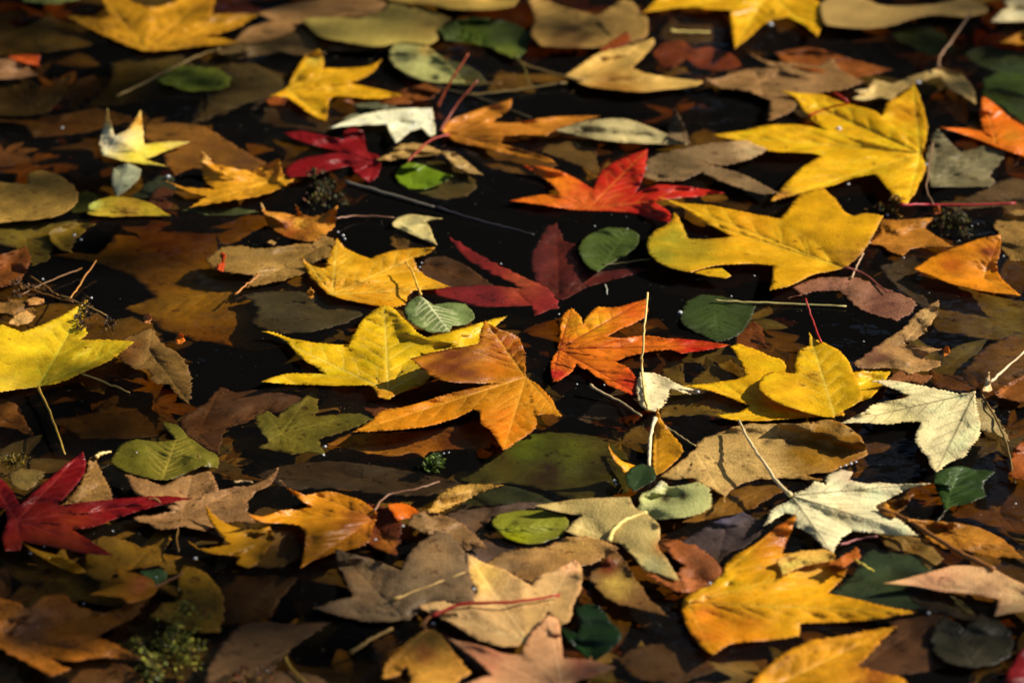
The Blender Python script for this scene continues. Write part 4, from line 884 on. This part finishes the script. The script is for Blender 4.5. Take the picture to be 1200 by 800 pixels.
# ------------------------------------------------------------------ water drops
drop_mat = bpy.data.materials.new('water_drop'); t, N, L = nodes(drop_mat)
gl = N('ShaderNodeBsdfPrincipled'); gl.inputs['Base Color'].default_value = (.8, .82, .84, 1); gl.inputs['Roughness'].default_value = .16
gl.inputs['IOR'].default_value = 1.33; gl.inputs['Transmission Weight'].default_value = .35; gl.inputs['Specular IOR Level'].default_value = 1.0
o = N('ShaderNodeOutputMaterial'); L(gl.outputs[0], o.inputs[0])
DROPS = [(903,29,2.6),(1076,97,2.6),(983,151,2.5),(964,181,1.8),(1085,193,1.3),(994,216,1.3),(197,207,2.0),(385,117,1.4),(87,276,1.6),(95,281,1.3),
 (73,150,1.3),(797,366,1.9),(818,459,1.4),(708,451,.9),(555,690,1.2),(508,730,1.3),(229,654,1.5),(8,708,1.3),(98,707,.9),(381,523,1.3),(379,533,1.1),(472,616,1.1),
 (440,632,1.2),(494,308,.8),(492,313,.8),(490,318,.8),(735,268,.7),(757,197,.9),(1032,246,1.3),(1040,252,1.3),(1019,284,1.0),(1059,302,.9),(720,563,1.5),(722,567,1.0),
 (991,545,1.1),(997,543,1.3),(1003,541,1.1),(985,547,.9),(832,683,1.2),(829,686,1.0),(1088,718,1.4),(107,349,1.1),(655,368,.8),(697,265,.8),(587,309,.8),(857,347,.8),
 (676,450,.8),(1139,265,.8),(1124,282,.8),(990,254,1.0),(884,323,.8),(1012,400,.7),(402,276,1.4),(396,272,1.0),(404,280,1.0),(50,327,1.0),(160,530,.7),(132,622,.8),(52,640,.8),(45,637,.6),
 (36,648,1.2),(183,676,.9),(1012,622,.8),(755,395,.7),(1190,590,.8),(520,531,.8),(526,530,.7),(1176,300,.9)]
rr_ = np.random.default_rng(5)
for (x, y, r) in DROPS:
    p = at(x, y, .001); i, j = hidx(p[None, :2]); z = max(.0002, float(HM[i, j][0])+.0001); p = at(x, y, z)
    R = r*.00092; V = [p+np.array([0, 0, R*.75])]; Fc = []
    for a_ in range(1, 5):
        ph = a_/4*math.pi/2
        for b_ in range(10):
            th = b_/10*2*math.pi
            V.append(p+np.array([R*math.sin(ph)*math.cos(th)*(1+.08*rr_.normal()), R*math.sin(ph)*math.sin(th), R*.75*math.cos(ph)-.0001*(a_ == 4)]))
    for b_ in range(10):
        Fc.append((0, 1+b_, 1+(b_+1) % 10))
        for a_ in range(3):
            o_ = 1+a_*10; Fc.append((o_+b_, o_+10+b_, o_+10+(b_+1) % 10, o_+(b_+1) % 10))
    ob = link_mesh('water_drop', np.array(V), Fc, drop_mat, p); tag(ob, 'tiny glinting bead of water on the leaves or the water', 'water drop', 'tiny glinting water beads')

# ------------------------------------------------------------------ floating dust
r = np.random.default_rng(3); V, Fc, Cc = [], [], []
for k in range(9000):
    x = r.uniform(-.50, .50); y = r.uniform(-.75, .95)
    s = r.uniform(.00010, .00030) if r.uniform() < .96 else r.uniform(.0003, .0006)
    z = .00002; o = len(V); a = r.uniform(0, 6.28)
    for q in range(4):
        V.append((x+s*math.cos(a+q*1.57)*r.uniform(.6, 1.3), y+s*math.sin(a+q*1.57)*1.4*r.uniform(.6, 1.3), z))
    V.append((x, y, z+s*.8))
    Fc += [(o+q, o+(q+1) % 4, o+4) for q in range(4)]; Cc += [albedo([(150,150,140), (100,84,60), (190,180,150), (80,76,66)][r.integers(4)])]*5
ob = link_mesh('floating_dust', np.array(V), Fc, MAT['d'], (0, 0, 0), None, np.array(Cc)); tag(ob, 'fine specks of dust floating on the dark water', 'dust', kind='stuff')

# ------------------------------------------------------------------ the pond
wm = bpy.data.materials.new('pond_water'); t, N, L = nodes(wm)
tr = N('ShaderNodeBsdfTransparent'); tr.inputs[0].default_value = (.97, .97, .96, 1)
gs = N('ShaderNodeBsdfGlossy'); gs.inputs['Roughness'].default_value = .02
# Fresnel reflectance of water, the same for light passing up and down through the surface
ge = N('ShaderNodeNewGeometry'); dt = N('ShaderNodeVectorMath'); dt.operation = 'DOT_PRODUCT'; L(ge.outputs['Normal'], dt.inputs[0]); L(ge.outputs['Incoming'], dt.inputs[1])
def mth(op, a, b=None):
    x = N('ShaderNodeMath'); x.operation = op
    for k, v in ((0, a), (1, b)):
        if v is None: continue
        if isinstance(v, (int, float)): x.inputs[k].default_value = v
        else: L(v, x.inputs[k])
    return x.outputs[0]
frv = mth('ADD', mth('MULTIPLY', mth('POWER', mth('SUBTRACT', 1.0, mth('ABSOLUTE', dt.outputs['Value'])), 5.0), .98), .02)
tc = N('ShaderNodeTexCoord'); nz = N('ShaderNodeTexNoise'); nz.inputs['Scale'].default_value = 26; nz.inputs['Detail'].default_value = 3; L(tc.outputs['Object'], nz.inputs['Vector'])
bp = N('ShaderNodeBump'); bp.inputs['Strength'].default_value = .25; bp.inputs['Distance'].default_value = .002; L(nz.outputs[0], bp.inputs['Height'])
L(bp.outputs[0], gs.inputs['Normal'])
mx = N('ShaderNodeMixShader'); L(frv, mx.inputs[0]); L(tr.outputs[0], mx.inputs[1]); L(gs.outputs[0], mx.inputs[2])
fl = N('ShaderNodeBsdfDiffuse'); fn = N('ShaderNodeTexNoise'); fn.inputs['Scale'].default_value = 9; fn.inputs['Detail'].default_value = 5; L(tc.outputs['Object'], fn.inputs['Vector'])
fc = N('ShaderNodeMix'); fc.data_type = 'RGBA'; fc.inputs['A'].default_value = (.16, .15, .14, 1); fc.inputs['B'].default_value = (.40, .38, .36, 1); L(fn.outputs[0], fc.inputs['Factor']); L(fc.outputs['Result'], fl.inputs['Color'])
mf = N('ShaderNodeMixShader'); mf.inputs[0].default_value = .011; L(mx.outputs[0], mf.inputs[1]); L(fl.outputs[0], mf.inputs[2]); mx = mf      # a thin film of silt on the surface
va = N('ShaderNodeVolumeAbsorption'); k_ = ABS.max(); va.inputs['Color'].default_value = (*(1-ABS/k_), 1); va.inputs['Density'].default_value = float(k_)
o = N('ShaderNodeOutputMaterial'); L(mx.outputs[0], o.inputs['Surface']); L(va.outputs[0], o.inputs['Volume'])
X = 9.0
vs_ = [(sx*X, sy*X, z) for z in (-.30, 0) for sx, sy in ((-1, -1), (1, -1), (1, 1), (-1, 1))]
fs_ = [(3, 2, 1, 0), (4, 5, 6, 7), (0, 1, 5, 4), (1, 2, 6, 5), (2, 3, 7, 6), (3, 0, 4, 7)]
me = bpy.data.meshes.new('water'); me.from_pydata(vs_, [], fs_); me.materials.append(wm)
ob = bpy.data.objects.new('water', me); COL.objects.link(ob); tag(ob, 'still dark brown pond water between the leaves', 'water', kind='structure')

def ground_mat(name, c1, c2, sc):
    m = bpy.data.materials.new(name); t, N, L = nodes(m)
    tc = N('ShaderNodeTexCoord'); n = N('ShaderNodeTexNoise'); n.inputs['Scale'].default_value = sc; n.inputs['Detail'].default_value = 6; L(tc.outputs['Object'], n.inputs['Vector'])
    r = N('ShaderNodeMix'); r.data_type = 'RGBA'; r.inputs['A'].default_value = (*c1, 1); r.inputs['B'].default_value = (*c2, 1); L(n.outputs[0], r.inputs['Factor'])
    p = N('ShaderNodeBsdfPrincipled'); p.inputs['Roughness'].default_value = .95; L(r.outputs['Result'], p.inputs['Base Color'])
    o = N('ShaderNodeOutputMaterial'); L(p.outputs[0], o.inputs[0]); return m
# bed of the pond: a sheet that dips under the water and rises to the banks
nn = 60; V = []; Fc = []
ax = np.sign(np.linspace(-1, 1, nn))*np.abs(np.linspace(-1, 1, nn))**2.2*120
for yy in ax:
    for xx in ax:
        d = max(abs(xx), abs(yy)); z = -.26 if d < 7.6 else min(-.26+(d-7.6)*.45, .35+.02*(d-9))
        V.append((xx, yy, z+.02*math.sin(xx*1.7)*math.cos(yy*1.3)))
for a_ in range(nn-1):
    for b_ in range(nn-1): o_ = a_*nn+b_; Fc.append((o_, o_+1, o_+nn+1, o_+nn))
me = bpy.data.meshes.new('ground'); me.from_pydata(V, [], Fc); me.materials.append(ground_mat('mud_and_grass', (.02, .015, .008), (.05, .05, .02), 3))
ob = bpy.data.objects.new('ground', me); COL.objects.link(ob); tag(ob, 'dark muddy pond bed rising to the bank', 'ground', kind='structure')
# unseen leaf clumps without a tree, added between sun and pond to throw soft shade
r = np.random.default_rng(21); V = []; Fc = []
SHADE = [(60,700,170,60,.70),(240,700,150,60,.62),(20,620,90,40,.45),(360,770,120,40,.40),(30,60,110,60,.65),(40,190,90,60,.40),(190,90,110,40,.62),(330,30,130,30,.45),
         (1150,760,90,50,.5),(780,790,90,30,.45),(560,20,200,20,.3),(1060,40,150,30,.25),(150,480,130,45,.45),(430,690,70,40,.4),(60,290,90,40,.5),(1150,60,90,60,.4),(700,20,120,30,.35),(380,740,120,50,.35)]
for (cx, cy, rx, ry, dens) in SHADE:
    c0 = at(cx, cy); ax_ = rx*.72/1200; ay_ = float(at(cx, cy-ry)[1]-at(cx, cy+ry)[1])/2
    n_ = int(dens*ax_*ay_*3.14/(.040**2*1.15)*1.25)
    for k in range(n_):
        a, q = r.uniform(0, 6.28), math.sqrt(r.uniform(0, 1))*1.12
        c_ = c0+np.array([math.cos(a)*q*ax_, math.sin(a)*q*ay_, 0])+sd*(5.2+r.uniform(-.5, .5))
        m_ = sd*.8+r.normal(0, .45, 3); m_ /= np.linalg.norm(m_); u = np.cross(m_, [0, 0, 1.0]); u /= np.linalg.norm(u)+1e-9; v = np.cross(m_, u); s = r.uniform(.022, .036); o_ = len(V)
        th = r.uniform(0, 6.28)
        for e in range(10):
            rr = s*(1.25 if e % 2 == 0 else .7); V.append(c_+(u*math.cos(th+e*.628)+v*math.sin(th+e*.628))*rr)
        Fc.append(tuple(range(o_, o_+10)))
me = bpy.data.meshes.new('shade_leaf_clumps'); me.from_pydata(V, [], Fc); me.materials.append(ground_mat('shade_clump_leaves', (.05, .06, .015), (.12, .08, .02), 3))
ob = bpy.data.objects.new('shade_leaf_clumps', me); COL.objects.link(ob); tag(ob, 'leaf clumps added outside the picture to throw soft shade on the pond', 'foliage', kind='stuff')
# rotting litter under the water, a mass in which no leaf is distinct; it leaves out the spots of open deep water
r = np.random.default_rng(33); V = []; Fc = []; Cc = []
OPEN = [(225,330,140,72),(640,545,90,26),(620,300,150,62),(700,445,80,30),(640,125,110,22),(545,230,90,40),(1085,520,60,40),(250,440,80,28),(45,490,40,45),(990,395,60,30),(560,270,110,40),(740,300,90,50),
        (440,262,60,16),(860,330,90,24),(900,210,90,22),(990,232,50,22),(1110,480,60,26),(340,430,50,20),(60,320,50,22)]
made = 0
while made < 560:
    px_, py_ = r.uniform(-60, 1260), r.uniform(-60, 860)
    if any(((px_-a_)/(c_+22))**2+((py_-b_)/(d_+14))**2 < 1 for a_, b_, c_, d_ in OPEN): continue
    made += 1
    z = -r.uniform(.009, .042); x, y, _ = at(px_, py_, z); th = r.uniform(0, 6.28); s = r.uniform(.026, .062); nl_ = r.choice([5, 5, 5, 3, 7]); o_ = len(V); tl = r.normal(0, .06, 2)
    col = np.array([[.46, .30, .07], [.34, .22, .08], [.52, .36, .08], [.30, .26, .09], [.30, .15, .06], [.40, .33, .18]][r.integers(6)])*r.uniform(.2, .72)
    lens = r.uniform(.75, 1.15, nl_); n_ = nl_*12
    V.append((x, y, z+.0012)); Cc.append(col*1.2)
    for ring in (.25, .5, .75, 1.0):
        for e in range(n_):
            ph = (e/n_*nl_) % 1.0; d_ = abs(ph-.0) if ph < .5 else 1-ph        # 0 on a lobe's axis
            prof = .40+.60*(1-d_*2)**1.5; le = lens[int(round(e/n_*nl_)) % nl_]
            rr = s*ring*prof*le*(1+.03*r.normal()*ring); a = th+e*6.2832/n_*.86
            dx, dy = rr*math.cos(a), rr*math.sin(a)
            V.append((x+dx, y+dy, min(-.0015, z+dx*tl[0]+dy*tl[1]+.0014*math.sin(e*.52)*ring)))
            Cc.append(col*(1.25 if d_ < .02 else 1.0)*(1-.25*(ring == 1.0))*(1+.1*r.normal()))
    for e in range(n_): Fc.append((o_, o_+1+e, o_+1+(e+1) % n_))
    for ring in range(3):
        q0 = o_+1+ring*n_; Fc += [(q0+e, q0+n_+e, q0+n_+(e+1) % n_, q0+(e+1) % n_) for e in range(n_)]
ob = link_mesh('sunken_litter', np.array(V), Fc, MAT['s'], (0, 0, 0), None, np.clip(np.array(Cc), .01, .8)); tag(ob, 'rotting brown leaf litter showing dimly through the water', 'leaf litter', kind='stuff')
# the wood on the far side of the pond: it only shows as the dark in the water's mirror
r = np.random.default_rng(8); V = []; Fc = []
for k in range(36000):
    x = r.uniform(-18, 13); top = 12.5+2.2*math.sin(x*.9)+1.2*math.sin(x*2.3+1); z = top*r.uniform(0, 1)**.8+.3; y = 15+r.uniform(-1.4, 1.4)-1.2*math.sin(z*1.3+x)
    s = r.uniform(.12, .34); n_ = r.normal(size=3); n_ /= np.linalg.norm(n_); u = np.cross(n_, [0, 0, 1.0]); u /= np.linalg.norm(u)+1e-9; v = np.cross(n_, u); o_ = len(V); c_ = np.array([x, y, z])
    V += [c_-u*s, c_-v*s*.6, c_+u*s, c_+v*s*.6]; Fc.append((o_, o_+1, o_+2, o_+3))
me = bpy.data.meshes.new('woods'); me.from_pydata(V, [], Fc); me.materials.append(ground_mat('dark_foliage', (.010, .016, .006), (.04, .045, .012), 1.5))
ob = bpy.data.objects.new('woods', me); COL.objects.link(ob); tag(ob, 'dark wood beyond the pond, seen only mirrored in the water', 'woods', kind='stuff')
print('leaves', len(LEAVES), 'faces', sum(len(m.polygons) for m in bpy.data.meshes))
